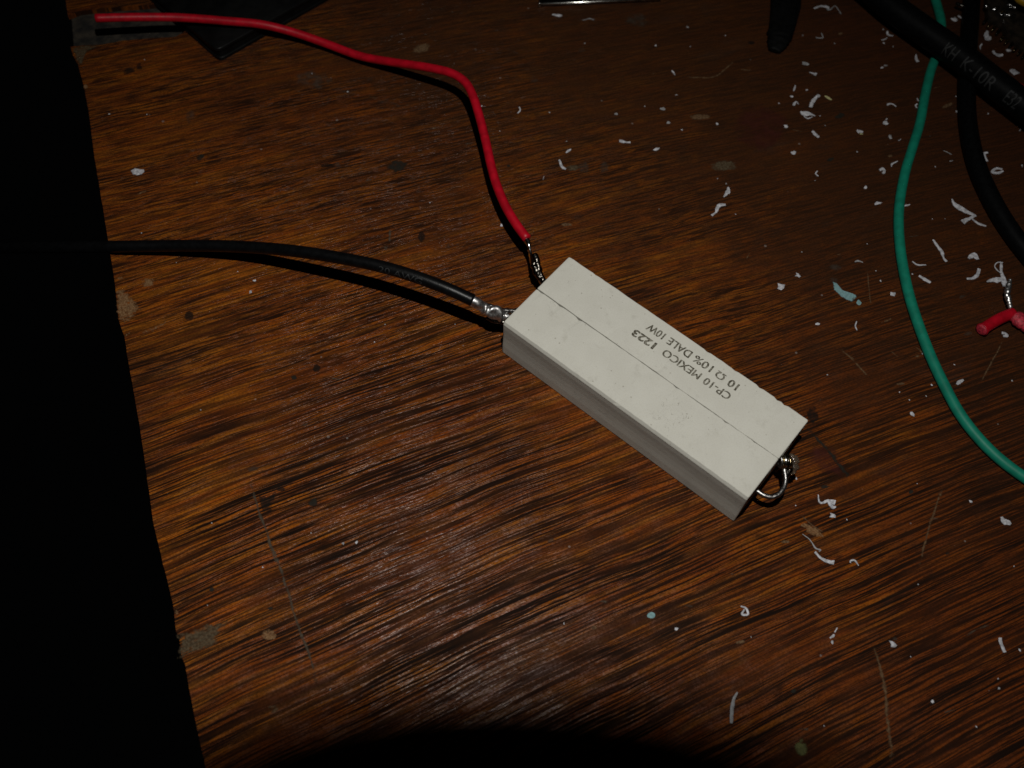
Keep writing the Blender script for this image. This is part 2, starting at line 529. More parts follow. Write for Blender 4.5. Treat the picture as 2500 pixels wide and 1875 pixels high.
def slab(name, poly, z1, z0, mat, parent=None):
    """flat board with any outline"""
    flat = [Vector((p.x, p.y)) for p in poly]
    n = len(poly)
    area = sum(flat[k - 1].x * flat[k].y - flat[k].x * flat[k - 1].y for k in range(n))
    if area < 0: flat = flat[::-1]
    pts, _, tris, _, _, _ = delaunay_2d_cdt(flat, [], [list(range(n))], 1, 1e-6)
    m = len(pts)
    verts = [(p.x, p.y, z1) for p in pts] + [(p.x, p.y, z0) for p in pts]
    faces = [tuple(t) for t in tris] + [tuple(k + m for k in t)[::-1] for t in tris]
    used = {}
    for t in tris:
        for a, b in zip(t, t[1:] + t[:1]): used[(a, b)] = True
    faces += [(a, a + m, b + m, b) for (a, b) in used if (b, a) not in used]
    o = mesh_obj(name, verts, faces, mat, parent, smooth=False)
    return o


bench = empty('tabletop')
tag(bench, kind='structure')
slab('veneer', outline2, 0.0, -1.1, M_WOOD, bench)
e0, e1 = outline[0], outline[-1]
inset = ex * 0.35
core = [p + inset for p in ([outline[k] for k in range(5)] + outline[16:])] + [e1 + ex * 329, e0 + ex * 329]
slab('core_board', core, -1.104, -18.0, M_CORE, bench)

decal_n = [0]


def decal_layer():
    decal_n[0] += 1
    return 0.010 + 0.0012 * (decal_n[0] % 24)


def set_edge(o, vals):
    a = o.data.attributes.new('edge', 'FLOAT', 'POINT')
    for i, v in enumerate(vals): a.data[i].value = v


def stroke(name, c, pts, width, mat, label=None):
    """long thin mark on the wood; width in photo pixels of that crop"""
    z = decal_layer()
    s = CROPS[c][2]
    P3 = [bp(*px(c, *p), z) for p in pts]
    path = resample(catmull(P3), 0.5)
    ppm = 12.5
    W = width / s / ppm
    verts, faces, e = [], [], []
    N = len(path)
    for i, (p, t, n, b) in enumerate(frames(path)):
        q = i / (N - 1)
        taper = min(1, 6 * q, 6 * (1 - q))
        b = Vector((-t.y, t.x, 0)).normalized()
        wob = 1 + 0.5 * mnoise.noise(p * 0.8)
        wd = W * wob * 1.5
        p = p + b * 0.12 * mnoise.noise(p * 0.5 + Vector((3, 0, 0)))
        for k, ev in ((-0.5, 0), (0, 0.85), (0.5, 0)):
            verts.append(Vector((p.x, p.y, z)) + b * wd * k)
            e.append(ev * taper)
        if i:
            o = (i - 1) * 3
            faces += [(o, o + 1, o + 4, o + 3), (o + 1, o + 2, o + 5, o + 4)]
    ob = mesh_obj(name, verts, faces, mat, bench)
    set_edge(ob, e)
    if label: ob['label'] = label
    return ob


def blotch(name, c, pts, mat, label=None, grow=1.15, z=None):
    """patch on the wood with the outline given in crop pixels"""
    z = decal_layer() if z is None else z
    P3 = [bp(*px(c, *p), z) for p in pts]
    cen = sum(P3, Vector()) / len(P3)
    ring = catmull(P3 + [P3[0]], 4)[:-1]
    verts, e = [cen], [1.0]
    n = len(ring)
    for k, ev in ((0.55, 0.95), (0.85, 0.7), (grow, 0.0)):
        for p in ring:
            j = 1 + 0.12 * mnoise.noise(p * 1.3)
            verts.append(cen + (p - cen) * k * j); e.append(ev)
    faces = [(0, 1 + i, 1 + (i + 1) % n) for i in range(n)]
    for r in range(2):
        for i in range(n):
            a, b = 1 + r * n + i, 1 + r * n + (i + 1) % n
            faces.append((a, a + n, b + n, b))
    ob = mesh_obj(name, verts, faces, mat, bench)
    set_edge(ob, e)
    if label: ob['label'] = label
    return ob


def spot(name, c, x, y, r, mat, label=None, ry=None, rot=0.0):
    ry = ry or r
    pts = []
    for k in range(10):
        a = 2 * math.pi * k / 10
        q = 1 + 0.25 * mnoise.noise(Vector((x + 3 * math.cos(a), y + 3 * math.sin(a), 1)) * 0.37)
        X, Y = r * q * math.cos(a), ry * q * math.sin(a)
        pts.append((x + X * math.cos(rot) - Y * math.sin(rot), y + X * math.sin(rot) + Y * math.cos(rot)))
    return blotch(name, c, pts, mat, label)


stroke('scratch', 'L', [(930, 0), (1020, 200), (1100, 420), (1170, 660), (1280, 960), (1310, 1130)], 13, D_SCRATCHGREY, 'long thin grey scratch across the grain at lower left')
stroke('scratch', 'M', [(60, 420), (110, 600), (210, 900), (330, 1260), (440, 1640)], 26, D_SCRATCHGREY)
stroke('scratch', 'F', [(1430, 30), (1380, 160), (1340, 290), (1290, 490)], 10, D_SCRATCH)
stroke('scratch', 'F', [(1015, 935), (1060, 1060), (1090, 1200), (1105, 1350), (1140, 1660)], 14, D_SCRATCH, 'long pale scratch curving to the bottom edge of the picture')
stroke('scratch', 'F', [(1560, 890), (1630, 855), (1700, 825)], 8, D_SCRATCHGREY)
stroke('scratch', 'E', [(425, 1255), (510, 1330), (560, 1385), (605, 1435)], 13, D_SCRATCH, 'short bright scratch right of the resistor')
stroke('scratch', 'E', [(755, 1260), (810, 1305)], 9, D_SCRATCH)
stroke('scratch', 'E', [(930, 1235), (985, 1285)], 12, D_SCRATCH)
stroke('scratch', 'E', [(1520, 1190), (1450, 1320), (1370, 1470)], 9, D_SCRATCH)
stroke('scratch', 'E', [(600, 700), (612, 850), (630, 965)], 7, D_SCRATCH)
stroke('scratch', 'N', [(245, 715), (400, 860), (500, 990), (570, 1080), (660, 1200)], 34, D_SCRATCHDARK, 'dark grey scratch running from the corner of the resistor')
spot('stain', 'N', 310, 600, 55, D_DARK, 'black smudge at the right corner of the resistor', 75)
stroke('scratch', 'D', [(1090, 490), (1180, 490), (1290, 480), (1410, 385)], 12, D_SCRATCH)
stroke('scratch', 'D', [(1440, 440), (1520, 445)], 8, D_SCRATCH)
stroke('scratch', 'D', [(1480, 1640), (1505, 1600)], 6, D_SCRATCH)
spot('worn_patch', 'D', 1340, 1050, 80, D_BAREGREY, None, 32, -0.1)
spot('worn_patch', 'D', 385, 1062, 42, D_BAREGREY, None, 20)
spot('worn_patch', 'D', 582, 1060, 34, D_SMEAR, None, 38)
spot('worn_patch', 'D', 1190, 740, 60, D_SCRATCH, None, 16)
spot('worn_patch', 'D', 440, 315, 25, D_SMEAR, None, 14)
spot('worn_patch', 'D', 790, 130, 70, D_SMEAR, None, 45)
spot('worn_patch', 'F', 670, 285, 75, D_BARE, 'bare scraped wood below the right end of the resistor', 24, 0.55)
spot('worn_patch', 'F', 515, 350, 22, D_SCRATCH, None, 9)
stroke('scratch', 'F', [(600, 185), (660, 245), (740, 300)], 7, D_SCRATCH)
spot('stain', 'N', 430, 1010, 190, D_MAROON, None, 130, 0.5)
spot('stain', 'D', 1560, 800, 170, D_MAROON, None, 150, 0.2)
blotch('paint_fleck', 'E', [(375, 800), (400, 812), (430, 850), (470, 865), (520, 885), (500, 922), (440, 900), (385, 850)], D_TEAL, 'pale teal paint fleck on the wood left of the green wire')
spot('paint_fleck', 'E', 543, 937, 17, D_TEAL)
spot('paint_fleck', 'E', 375, 785, 34, D_SMEAR, None, 20)
spot('paint_fleck', 'E', 385, 700, 42, D_SMEAR, None, 24)
spot('paint_fleck', 'F', 605, 1545, 44, D_OLIVE, 'olive paint drop near the bottom edge of the picture', 40)
spot('paint_fleck', 'F', 608, 1500, 14, D_OLIVE)
blotch('worn_patch', 'K', [(782, 570), (835, 568), (885, 625), (945, 685), (905, 755), (860, 785), (800, 770), (786, 690)], D_BARE, 'pale bare wood worn through at the free edge of the tabletop')
stroke('scratch', 'K', [(945, 857), (1010, 848), (1075, 815), (1135, 790)], 24, D_BARE)
stroke('scratch', 'K', [(840, 890), (885, 860)], 14, D_BARE)
spot('worn_patch', 'K', 1000, 525, 42, D_BARE, None, 32, -0.4)
spot('worn_patch', 'K', 812, 495, 22, D_BARE, None, 9)
spot('dent', 'K', 1275, 752, 36, D_DARK, 'small round dark dent near the free edge', 36)
spot('dent', 'K', 2140, 1105, 26, D_DARK, None, 30)
blotch('dent', 'M', [(150, 600), (280, 610), (410, 565), (370, 720), (330, 840), (240, 870), (195, 720)], D_DARK, 'dark triangular gouge beside the long scratch')
spot('dent', 'M', 480, 520, 60, D_DARK, None, 28)
spot('dent', 'M', 910, 700, 60, D_SCRATCHDARK, None, 60)
spot('dent', 'J', 590, 480, 42, D_DARK, None, 22, -0.3)
spot('dent', 'J', 665, 450, 22, D_DARK)
spot('worn_patch', 'J', 2000, 1110, 26, D_SMEAR, None, 20)
spot('worn_patch', 'J', 1930, 1115, 60, D_DARK, None, 16)
spot('worn_patch', 'J', 1010, 790, 34, D_SMEAR, None, 44)
spot('worn_patch', 'J', 1830, 540, 130, D_SMEAR, 'grey dusty smear between the red wire and the black plastic case', 60, 0.1)
stroke('scratch', 'J', [(1750, 590), (1900, 585), (2060, 620), (2170, 640)], 22, D_SMEAR)
stroke('scratch', 'J', [(615, 1322), (680, 1300), (745, 1275)], 13, D_BARE)
stroke('scratch', 'J', [(1690, 1335), (1560, 1420)], 10, D_SCRATCHGREY)
blotch('worn_patch', 'L', [(372, 752), (450, 745), (560, 700), (690, 680), (640, 760), (620, 830), (500, 870), (390, 910), (388, 840)], D_BAREGREY, 'chipped edge of the tabletop showing the pale core')
spot('worn_patch', 'L', 985, 760, 52, D_BARE, None, 44)
spot('worn_patch', 'L', 362, 608, 14, D_BARE, None, 16)
blotch('worn_patch', 'P', [(176, 118), (215, 111), (240, 112), (215, 122), (205, 140), (198, 158), (190, 150)], D_BAREGREY)
spot('worn_patch', 'P', 209, 211, 6, D_BARE)
spot('worn_patch', 'P', 1030, 118, 22, D_SCRATCH, None, 10, -0.3)
stroke('scratch', 'P', [(915, 245), (960, 252), (985, 268)], 7, D_SMEAR)
spot('stain', 'P', 970, 405, 26, D_SCRATCHDARK, None, 14)
spot('stain', 'P', 1030, 578, 9, D_DARK, None, 14)
spot('dent', 'P', 1834, 104, 8, D_DARK, None, 5)
spot('worn_patch', 'P', 1425, 410, 14, D_SMEAR)
spot('worn_patch', 'P', 1590, 1502, 10, D_TEAL, None, 7)
stroke('scratch', 'P', [(952, 560), (951, 590)], 5, D_SCRATCHGREY)
stroke('scratch', 'P', [(938, 598), (940, 612)], 6, D_SCRATCHGREY)
stroke('scratch', 'P', [(1085, 606), (1125, 596)], 8, D_SMEAR)
rs = random.Random(77)
for k in range(70):                               # small nicks and rubbed places all over the board
    u, v = rs.uniform(300, 2480), rs.uniform(60, 1780)
    if (1200 < u < 1990 and 600 < v < 1300) or u < 240 + 0.155 * v + 20: continue
    if rs.random() < 0.5:
        a = rs.uniform(-0.5, 0.2)
        L = rs.uniform(8, 34)
        stroke('scratch', 'P', [(u, v), (u + L * math.cos(a), v + L * math.sin(a))], rs.uniform(2, 4), rs.choice((D_SCRATCH, D_SCRATCHGREY)))
    else:
        spot('stain', 'P', u, v, rs.uniform(5, 15), rs.choice((D_SMEAR, D_SCRATCHDARK, D_SCRATCH)), None, rs.uniform(3, 6), rs.uniform(-0.5, 0.1))

# an unseen cylinder added and shaped just under the flash, behind the viewpoint: it shades the near edge of the picture
bc = CAM + up * 30.2 + RIGHT * 9.3
blocker = tube('flash_blocker', [bc - FWD * k for k in (6.0, 8.0, 20.0, 45.0, 60.0)], 12.4, M_BLACKBOX, seg=64, round_end=0.02)
tag(blocker, 'unseen black cylinder behind the viewpoint, added below the flash to block its light', 'camera')

# ------------------------------------------------------------------ the pair of cement resistors
pair = empty('resistor_pair')
tag(pair, 'two white cement resistors side by side, soldered to one red and one black wire', 'resistor')
LEN, WID, HGT = 47.63, 8.66, 9.53


def body(name, y0, near, yaw, x0):
    """brick with chamfered long edges, a slightly sunken flank and chipped corners"""
    ch = 0.42 if near else 0.16
    prof = [(0.10, 0.0), (0.0, 0.25), (0.0, 2.2), (0.05, 3.6), (0.07, 5.0), (0.045, 6.4), (0.0, 7.6), (0.0, HGT - 0.74), (-0.03, HGT - 0.70), (0.02, HGT - 0.52), (0.24, HGT - 0.06), (0.30, HGT)] if near else \
           [(0.08, 0.0), (0.0, 0.3), (0.0, 5.0), (0.0, HGT - 0.08), (0.03, HGT - 0.02), (0.08, HGT)]
    e2 = 0.07 if near else 0.14
    prof2 = [(WID - e2, HGT), (WID - e2 * 0.3, HGT - e2 * 0.4), (WID, HGT - e2 * 1.2), (WID, 5.0), (WID, 0.3), (WID - 0.1, 0.0)]
    prof = prof + [(WID * 0.35, HGT + 0.012), (WID * 0.68, HGT + 0.010)] + prof2
    xs = [0.0, 0.10, 0.32] + [0.32 + (LEN - 0.64) * k / 70 for k in range(1, 70)] + [LEN - 0.32, LEN - 0.10, LEN]
    bm = bmesh.new()
    rings = []
    cy, cz = WID / 2, HGT / 2
    for i, x in enumerate(xs):
        k = min(i, len(xs) - 1 - i)
        ins = (0.12, 0.035, 0.0)[k] if k < 3 else 0.0
        ring = []
        for (y, z) in prof:
            edge = (abs(z - HGT) < 0.5 and (y < 0.6 or y > WID - 0.5))
            j = 0.060 * mnoise.noise(Vector((x * 0.9, y * 0.7 + y0, z * 0.7))) if edge else 0.012 * mnoise.noise(Vector((x * 0.3, y + y0, z)))
            yy = y + (ins if y < cy else -ins) * (1 if abs(y - cy) > cy - 0.7 else 0)
            zz = z - (ins if z > cz else -ins) * (1 if abs(z - cz) > cz - 0.7 else 0)
            # a few real chips on the long edges
            chip = 0.0
            if edge:
                q = mnoise.noise(Vector((x * 1.7, y0 * 3 + (y > cy) * 11, 5)))
                if q > 0.34: chip = (q - 0.34) * 0.75
            yy += chip * (1 if y < cy else -1)
            zz += j - chip
            ring.append(bm.verts.new((x, yy + j * 0.6, zz)))
        rings.append(ring)
    n = len(prof)
    for a, b in zip(rings, rings[1:]):
        for k in range(n):
            bm.faces.new((a[k], a[(k + 1) % n], b[(k + 1) % n], b[k]))
    bm.faces.new(rings[0]); bm.faces.new(rings[-1][::-1])
    bmesh.ops.triangulate(bm, faces=[f for f in bm.faces if len(f.verts) > 4])
    bmesh.ops.rotate(bm, verts=bm.verts, cent=(LEN, 0, 0), matrix=Matrix.Rotation(yaw, 3, 'Z'))
    bmesh.ops.translate(bm, verts=bm.verts, vec=(x0, y0, 0.0))
    o = bm_obj(name, bm, M_CERAMIC, pair)
    return o


near_body = body('resistor_body', 0.0, True, 0.0, 0.0)
near_body['label'] = 'plain white cement body nearer the viewer'
far_body = body('resistor_body', 8.70, False, -0.0030, 0.0)
far_body['label'] = 'white cement body with printed rating'
# potting cement seen at both ends
for x in (-0.04, LEN + 0.04):
    for y0 in (0.0, 8.9):
        bm = bmesh.new()
        g = [[bm.verts.new((x + 0.10 * mnoise.noise(Vector((x, j * 1.3 + y0, k * 1.3))), y0 + 1.1 + (WID - 2.2) * j / 6, 1.1 + (HGT - 2.2) * k / 6)) for k in range(7)] for j in range(7)]
        for j in range(6):
            for k in range(6): bm.faces.new((g[j][k], g[j + 1][k], g[j + 1][k + 1], g[j][k + 1]))
        rim = [v for v in bm.verts if len(v.link_edges) < 4]
        r = bmesh.ops.extrude_edge_only(bm, edges=[e for e in bm.edges if len(e.link_faces) == 1])
        for v in [q for q in r['geom'] if isinstance(q, bmesh.types.BMVert)]: v.co.x = 0.8 if x < 1 else LEN - 0.8
        bm_obj('potting_end', bm, M_POTTING, near_body if y0 == 0 else far_body)


def text_mesh(s, bold=0.0, fine=0):
    cu = bpy.data.curves.new('t', 'FONT')
    cu.body = s
    cu.size = 1.0
    cu.offset = bold
    cu.resolution_u = 5
    ob = bpy.data.objects.new('t', cu)
    COL.objects.link(ob)
    dg = bpy.context.evaluated_depsgraph_get()
    dg.update()
    me = bpy.data.meshes.new_from_object(ob.evaluated_get(dg))
    bpy.data.objects.remove(ob)
    if fine:                                             # cut up so that it can be bent round a cable
        bm = bmesh.new(); bm.from_mesh(me)
        bmesh.ops.triangulate(bm, faces=bm.faces)
        for _ in range(6):
            long_ = [e for e in bm.edges if e.calc_length() > fine]
            if not long_: break
            bmesh.ops.subdivide_edges(bm, edges=long_, cuts=1)
            bmesh.ops.triangulate(bm, faces=bm.faces)
        bm.to_mesh(me); bm.free()
    vs_ = [v.co.copy() for v in me.vertices]
    fs = [tuple(p.vertices) for p in me.polygons]
    x0, x1 = min(v.x for v in vs_), max(v.x for v in vs_)
    y0, y1 = min(v.y for v in vs_), max(v.y for v in vs_)
    return [((v.x - x0) / (x1 - x0), (v.y - y0) / (y1 - y0)) for v in vs_], fs


for s, xs, xe, base, cap, bold in (('CP-10', 36.05, 31.15, 13.28, 1.36, 0.0), ('MEXICO', 30.35, 23.15, 13.30, 1.38, 0.0),
                                   ('1223', 21.6, 17.2, 13.18, 1.42, 0.022), ('10', 36.05, 34.30, 15.58, 1.42, 0.008),
                                   ('\u03a9', 33.50, 31.90, 15.56, 1.34, 0.0), ('10%', 31.05, 27.60, 15.66, 1.40, 0.0),
                                   ('DALE', 26.95, 22.50, 15.62, 1.42, 0.0), ('10W', 21.65, 18.40, 15.64, 1.42, 0.0)):
    pv, pf = text_mesh(s, bold)
    n0 = len(pv)
    vv = [(xs - a * (xs - xe - 0.10) - dx, base - b * cap - dx * 0.5, HGT + 0.052 + dx * 0.04) for dx in (0.0, 0.10) for a, b in pv]
    mesh_obj('printed_marking', vv, pf + [tuple(i + n0 for i in f) for f in pf], M_INK, far_body, smooth=False)


def P3(u, v, z): return bp(u, v, z)


# red lead wire
red_pts = [(234, 44, 7.5), (330, 42, 6.6), (440, 43, 5.6), (560, 52, 5.0), (640, 60, 4.6), (720, 80, 3.4), (800, 108, 2.5), (880, 137, 2.6), (960, 152, 4.4),
           (1040, 164, 7.0), (1100, 178, 8.4), (1135, 200, 8.7), (1155, 235, 8.6), (1172, 290, 8.2), (1186, 345, 7.7), (1198, 400, 7.3), (1212, 450, 7.0),
           (1235, 505, 6.9), (1262, 550, 6.8), (1287, 583, 6.7)]
rpath = resample(catmull([P3(*p) for p in red_pts]), 0.6)
red = tube('red_wire', rpath, 0.83, M_RED, pair, seg=18, round_end=0.22)
# tinned strands and tarnished lead between red insulation and body
st = resample(catmull([P3(1284, 578, 6.7), P3(1290, 594, 6.6), P3(1296, 618, 6.2), P3(1303, 642, 5.9), P3(1312, 670, 5.4), P3(1326, 694, 5.0), (0.4, 13.3, 4.9)]), 0.18)
tube('tinned_end', st, lambda s: 0.36 + 0.10 * math.sin(s * 18) * (s < 0.5), M_TIN, red, seg=12, wob=0.35, seed=3)
ld2 = resample(catmull([P3(1304, 622, 6.9), P3(1311, 640, 6.5), P3(1318, 664, 5.9), P3(1330, 690, 5.2), (0.6, 13.7, 5.0)]), 0.18)
tube('lead', ld2, lambda s: 0.52 + 0.12 * math.sin(s * 9 + 1), M_TARNISH, pair, seg=14, wob=0.30, seed=5)
tube('solder_joint', resample(catmull([P3(1302, 632, 6.3), P3(1309, 655, 5.9), P3(1317, 677, 5.4), P3(1326, 692, 5.0)]), 0.15), lambda s: 0.25 + 0.55 * math.sin(math.pi * min(1, s * 1.1 + .05)) ** 0.7, M_TARNISH, pair, seg=16, wob=0.45, seed=9)

# black lead wire, running out over the free edge
blk_pts = [(-260, 628, -34), (-120, 612, -20), (0, 606, -9), (140, 604, -1.5), (270, 602, 1.8), (400, 600, 2.9), (520, 600, 4.4), (620, 604, 5.9), (720, 613, 8.0), (820, 628, 9.4),
           (920, 648, 10.3), (1010, 674, 10.6), (1090, 704, 10.2), (1154, 733, 9.3)]
bpath = resample(catmull([P3(*p) for p in blk_pts]), 0.7)
blk = tube('black_wire', bpath, 1.05, M_BLACKPVC, pair, seg=20, round_end=0.15)
jp = resample(catmull([P3(1146, 730, 9.4), P3(1165, 740, 8.8), P3(1183, 749, 7.9), P3(1203, 757, 7.2), P3(1225, 766, 6.3), (0.5, 4.2, 5.2)]), 0.12)
tube('tinned_end', jp, lambda s: 0.86 - 0.38 * max(0.0, min(1, s * 2.2 - 0.35)), M_TINNED, blk, seg=18, wob=0.16, seed=2)
tube('tinned_strand', resample(catmull([P3(1150, 741, 8.9), P3(1166, 751, 8.2), P3(1184, 759, 7.4), P3(1204, 768, 6.7)]), 0.12), lambda s: 0.42 - 0.12 * s, M_TINNED, blk, seg=14, wob=0.10, seed=33)
tube('solder_joint', resample(catmull([P3(1176, 750, 7.9), P3(1193, 757, 7.4), P3(1210, 763, 6.9), P3(1234, 773, 5.9)]), 0.10), lambda s: 0.55 + 0.62 * math.sin(math.pi * min(1, s * 0.9 + .08)) ** 0.6, M_TINNED, pair, seg=22, wob=0.5, seed=7)
tube('lead', resample(catmull([P3(1190, 746, 8.0), P3(1205, 750, 7.6), P3(1222, 757, 7.0), (-0.6, 5.0, 6.2), (0.6, 4.9, 5.4)]), 0.12), 0.40, M_LEAD, pair, seg=12, wob=0.2, seed=11)
tube('lead', resample(catmull([P3(1190, 775, 6.1), P3(1206, 783, 5.4), P3(1222, 785, 5.0), (0.6, 3.9, 4.6)]), 0.12), 0.40, M_TARNISH, pair, seg=12, wob=0.2, seed=12)

# right end: the two leads bent together into a loop and soldered
loop = resample(catmull([P3(1838, 1190, 4.9), P3(1856, 1204, 4.9), P3(1870, 1211, 4.9), P3(1887, 1213, 4.9), P3(1903, 1205, 5.0), P3(1914, 1189, 5.1), P3(1918, 1170, 5.3), P3(1915, 1148, 5.6), P3(1912, 1128, 6.0)]), 0.15)
tube('lead', loop, 0.42, M_LEAD, pair, seg=14, wob=0.06, seed=4)
l2 = resample(catmull([(LEN - 0.6, 11.2, 5.2), (LEN + 0.8, 11.0, 5.6), P3(1924, 1118, 6.4), P3(1930, 1138, 6.0), P3(1922, 1160, 5.2), P3(1914, 1170, 4.6)]), 0.15)
tube('lead', l2, 0.42, M_TARNISH, pair, seg=14, wob=0.12, seed=6)
for k, (mt, off) in enumerate(((M_LEAD, 0.0), (M_BRASS, 0.55), (M_STEEL, 1.05), (M_TARNISH, 1.6), (M_BRASS, 2.15))):    # wire wrap
    c = P3(1903 + 6 * off * 1.6, 1124 + 1.3 * off, 6.4)
    ring = []
    ax = (RIGHT * 0.95 + up * 0.1 + FWD * 0.1).normalized()
    e1_ = ax.cross(Vector((0, 0, 1))).normalized(); e2_ = ax.cross(e1_)
    for j in range(21):
        a = 2 * math.pi * j / 20
        ring.append(c + e1_ * math.cos(a) * 1.02 + e2_ * math.sin(a) * 0.95 + ax * 0.05 * j / 20)
    tube('wire_wrap', ring, 0.27, mt, pair, seg=10)
tube('solder_joint', resample(catmull([P3(1912, 1116, 6.6), P3(1928, 1128, 6.0), P3(1930, 1145, 5.4), P3(1922, 1160, 5.0)]), 0.12), lambda s: 0.28 + 0.42 * math.sin(math.pi * s), M_TARNISH, pair, seg=16, wob=0.5, seed=15)
fx = resample(catmull([P3(1930, 1110, 6.6), P3(1938, 1126, 6.0), P3(1937, 1144, 5.4), P3(1928, 1158, 5.0)]), 0.15)
tube('flux_blob', fx, lambda s: 0.25 + 0.62 * math.sin(math.pi * min(1, s * 0.92 + 0.06)), M_FLUX, pair, seg=18, wob=0.35, seed=21)


def wrap_text(s, path, start, height, width, radius, mat, parent, name='printed_marking', turn=0.0, flip=1):
    """text laid round a cable, its middle turned towards 'turn' from straight up"""
    pv, pf = text_mesh(s, 0.0, 0.09)
    cum = [0.0]
    for a, b in zip(path, path[1:]): cum.append(cum[-1] + (b - a).length)
    verts = []
    for a, b in pv:
        d = start + a * width
        i = max(0, min(len(path) - 2, next((k for k in range(len(cum) - 1) if cum[k + 1] >= d), len(path) - 2)))
        q = (d - cum[i]) / (cum[i + 1] - cum[i])
        p = path[i].lerp(path[i + 1], q)
        t = (path[i + 1] - path[i]).normalized()
        n = (CAM - p).normalized(); n = (n - t * n.dot(t)).normalized()
        bb = n.cross(t)
        th = turn + flip * (b - 0.5) * height / radius
        verts.append(p + (n * math.cos(th) + bb * math.sin(th)) * (radius + 0.05))
    return mesh_obj(name, verts, pf, mat, parent, smooth=False)


def at_px(path, u):
    """length along a path where it passes photo column u"""
    best, L = (1e9, 0), 0.0
    for a, b in zip(path, path[1:]):
        d = a - CAM
        uu = 1250 + F_PX * d.dot(RIGHT) / d.dot(FWD)
        if abs(uu - u) < best[0]: best = (abs(uu - u), L)
        L += (b - a).length
    return best[1]


a0 = at_px(bpath, 935)
wrap_text('20 AWG', bpath, a0, 1.0, at_px(bpath, 1040) - a0, 1.05, M_WIREPRINT, blk, turn=-0.45)

# ------------------------------------------------------------------ other wires and cables
gp = [(2265, -70, 0.95), (2278, -20, 1.0), (2290, 20, 1.05), (2298, 55, 1.0), (2297, 90, 0.95), (2288, 130, 0.95), (2272, 175, 0.95), (2258, 235, 0.95), (2246, 300, 0.95), (2228, 360, 0.95),
      (2210, 420, 0.95), (2197, 490, 0.95), (2194, 550, 0.95), (2199, 615, 0.95), (2210, 680, 0.95), (2225, 740, 0.95), (2245, 800, 0.95), (2270, 865, 0.95), (2300, 930, 0.95), (2340, 1005, 0.95),
      (2385, 1065, 0.95), (2440, 1120, 0.95), (2510, 1172, 0.95), (2600, 1230, 0.95)]
gw = tube('green_wire', resample(catmull([P3(*p) for p in gp]), 0.7), 0.93, M_GREEN, seg=18)
tag(gw, 'thin green insulated wire curving down the right side of the table', 'wire')

CR = 2.75
cp = [(2030, -110), (2110, -40), (2180, 20), (2260, 78), (2340, 134), (2420, 197), (2500, 258), (2600, 335)]
cpath = resample(catmull([P3(u, v, 4.9) for u, v in cp]), 1.0)
cab = tube('thick_black_cable', cpath, CR, M_CABLE, seg=28)
tag(cab, 'thick black cable with grey print crossing over the green wire', 'cable')
for s, u0, u1 in (('KH', 2312, 2343), ('K-10R', 2368, 2437), ('E32', 2464, 2500)):
    w0 = at_px(cpath, u0); w1 = at_px(cpath, u1)
    wrap_text(s, cpath, w0, 2.6, w1 - w0, CR, M_CABLEPRINT, cab, turn=-0.15)

sp_ = [(2378, -90, 1.9), (2374, -20, 1.9), (2370, 40, 1.9), (2366, 100, 1.75), (2362, 160, 1.75), (2360, 220, 1.75), (2362, 285, 1.75), (2370, 345, 1.75), (2385, 405, 1.75), (2410, 465, 1.75), (2445, 530, 1.75), (2490, 595, 1.75), (2560, 680, 1.75)]
thin = tube('thin_black_cable', resample(catmull([P3(*p) for p in sp_]), 0.8), 1.72, M_CABLE, seg=20)
tag(thin, 'thinner plain black cable running under the thick cable beyond the green wire', 'cable')

# red wire offcut with bare tinned end
off = empty('red_wire_offcut')
tag(off, 'short red wire offcut with a bare tinned end lying right of the green wire', 'wire offcut')
rp = resample(catmull([P3(2397, 805, 1.25), P3(2420, 790, 1.3), P3(2445, 776, 1.35), P3(2474, 764, 1.4)]), 0.25)
ins_ = tube('insulation', rp, lambda s: 1.02 + 0.18 * max(0, 0.12 - s) / 0.12, M_RED, off, seg=16, round_end=0.05)
tube('cut_face', [rp[0] - (rp[1] - rp[0]).normalized() * 0.28, rp[0] - (rp[1] - rp[0]).normalized() * 0.02], 1.08, M_REDCUT, ins_, seg=14, wob=0.3, round_end=0.1)
rp2 = resample(catmull([P3(2480, 772, 1.5), P3(2494, 786, 1.5), P3(2515, 800, 1.4), P3(2545, 812, 1.3)]), 0.25)
tube('insulation', rp2, lambda s: 1.35 - 0.2 * s, M_REDCUT, off, seg=14, wob=0.25, seed=8, flat=0.75)
tp = resample(catmull([P3(2466, 682, 2.6), P3(2462, 700, 2.4), P3(2459, 718, 2.2), P3(2464, 738, 1.9), P3(2469, 760, 1.6)]), 0.15)
tube('tinned_end', tp, lambda s: 0.22 + 0.30 * math.sin(math.pi * min(1, s * 0.8 + 0.1)), M_TINNED, off, seg=12, wob=0.5, seed=31)

rw = tube('red_wire', resample(catmull([P3(2440, 186, 0.95), P3(2470, 203, 0.95), P3(2500, 221, 0.95), P3(2570, 262, 0.95)]), 0.5), 0.9, M_RED, seg=16)
tag(rw, 'red wire end showing beyond the thick cable at the right edge', 'wire')
yw = tube('yellow_wire', resample(catmull([P3(2470, -34, 6.0), P3(2488, -6, 6.0), P3(2512, 8, 6.0), P3(2560, 26, 6.0)]), 0.5), 1.0, M_YELLOW, seg=16)
tag(yw, 'yellow wire just showing in the top right corner', 'wire')

# ------------------------------------------------------------------ black plastic case, top left
case = empty('black_plastic_case')
tag(case, 'flat black plastic case with a rounded lip lying under the red wire', 'case')
c0, cL, cR = bp(537, 152), bp(350, -13), bp(860, -32)
eL = (cL - c0).normalized(); eR = (cR - c0).normalized()


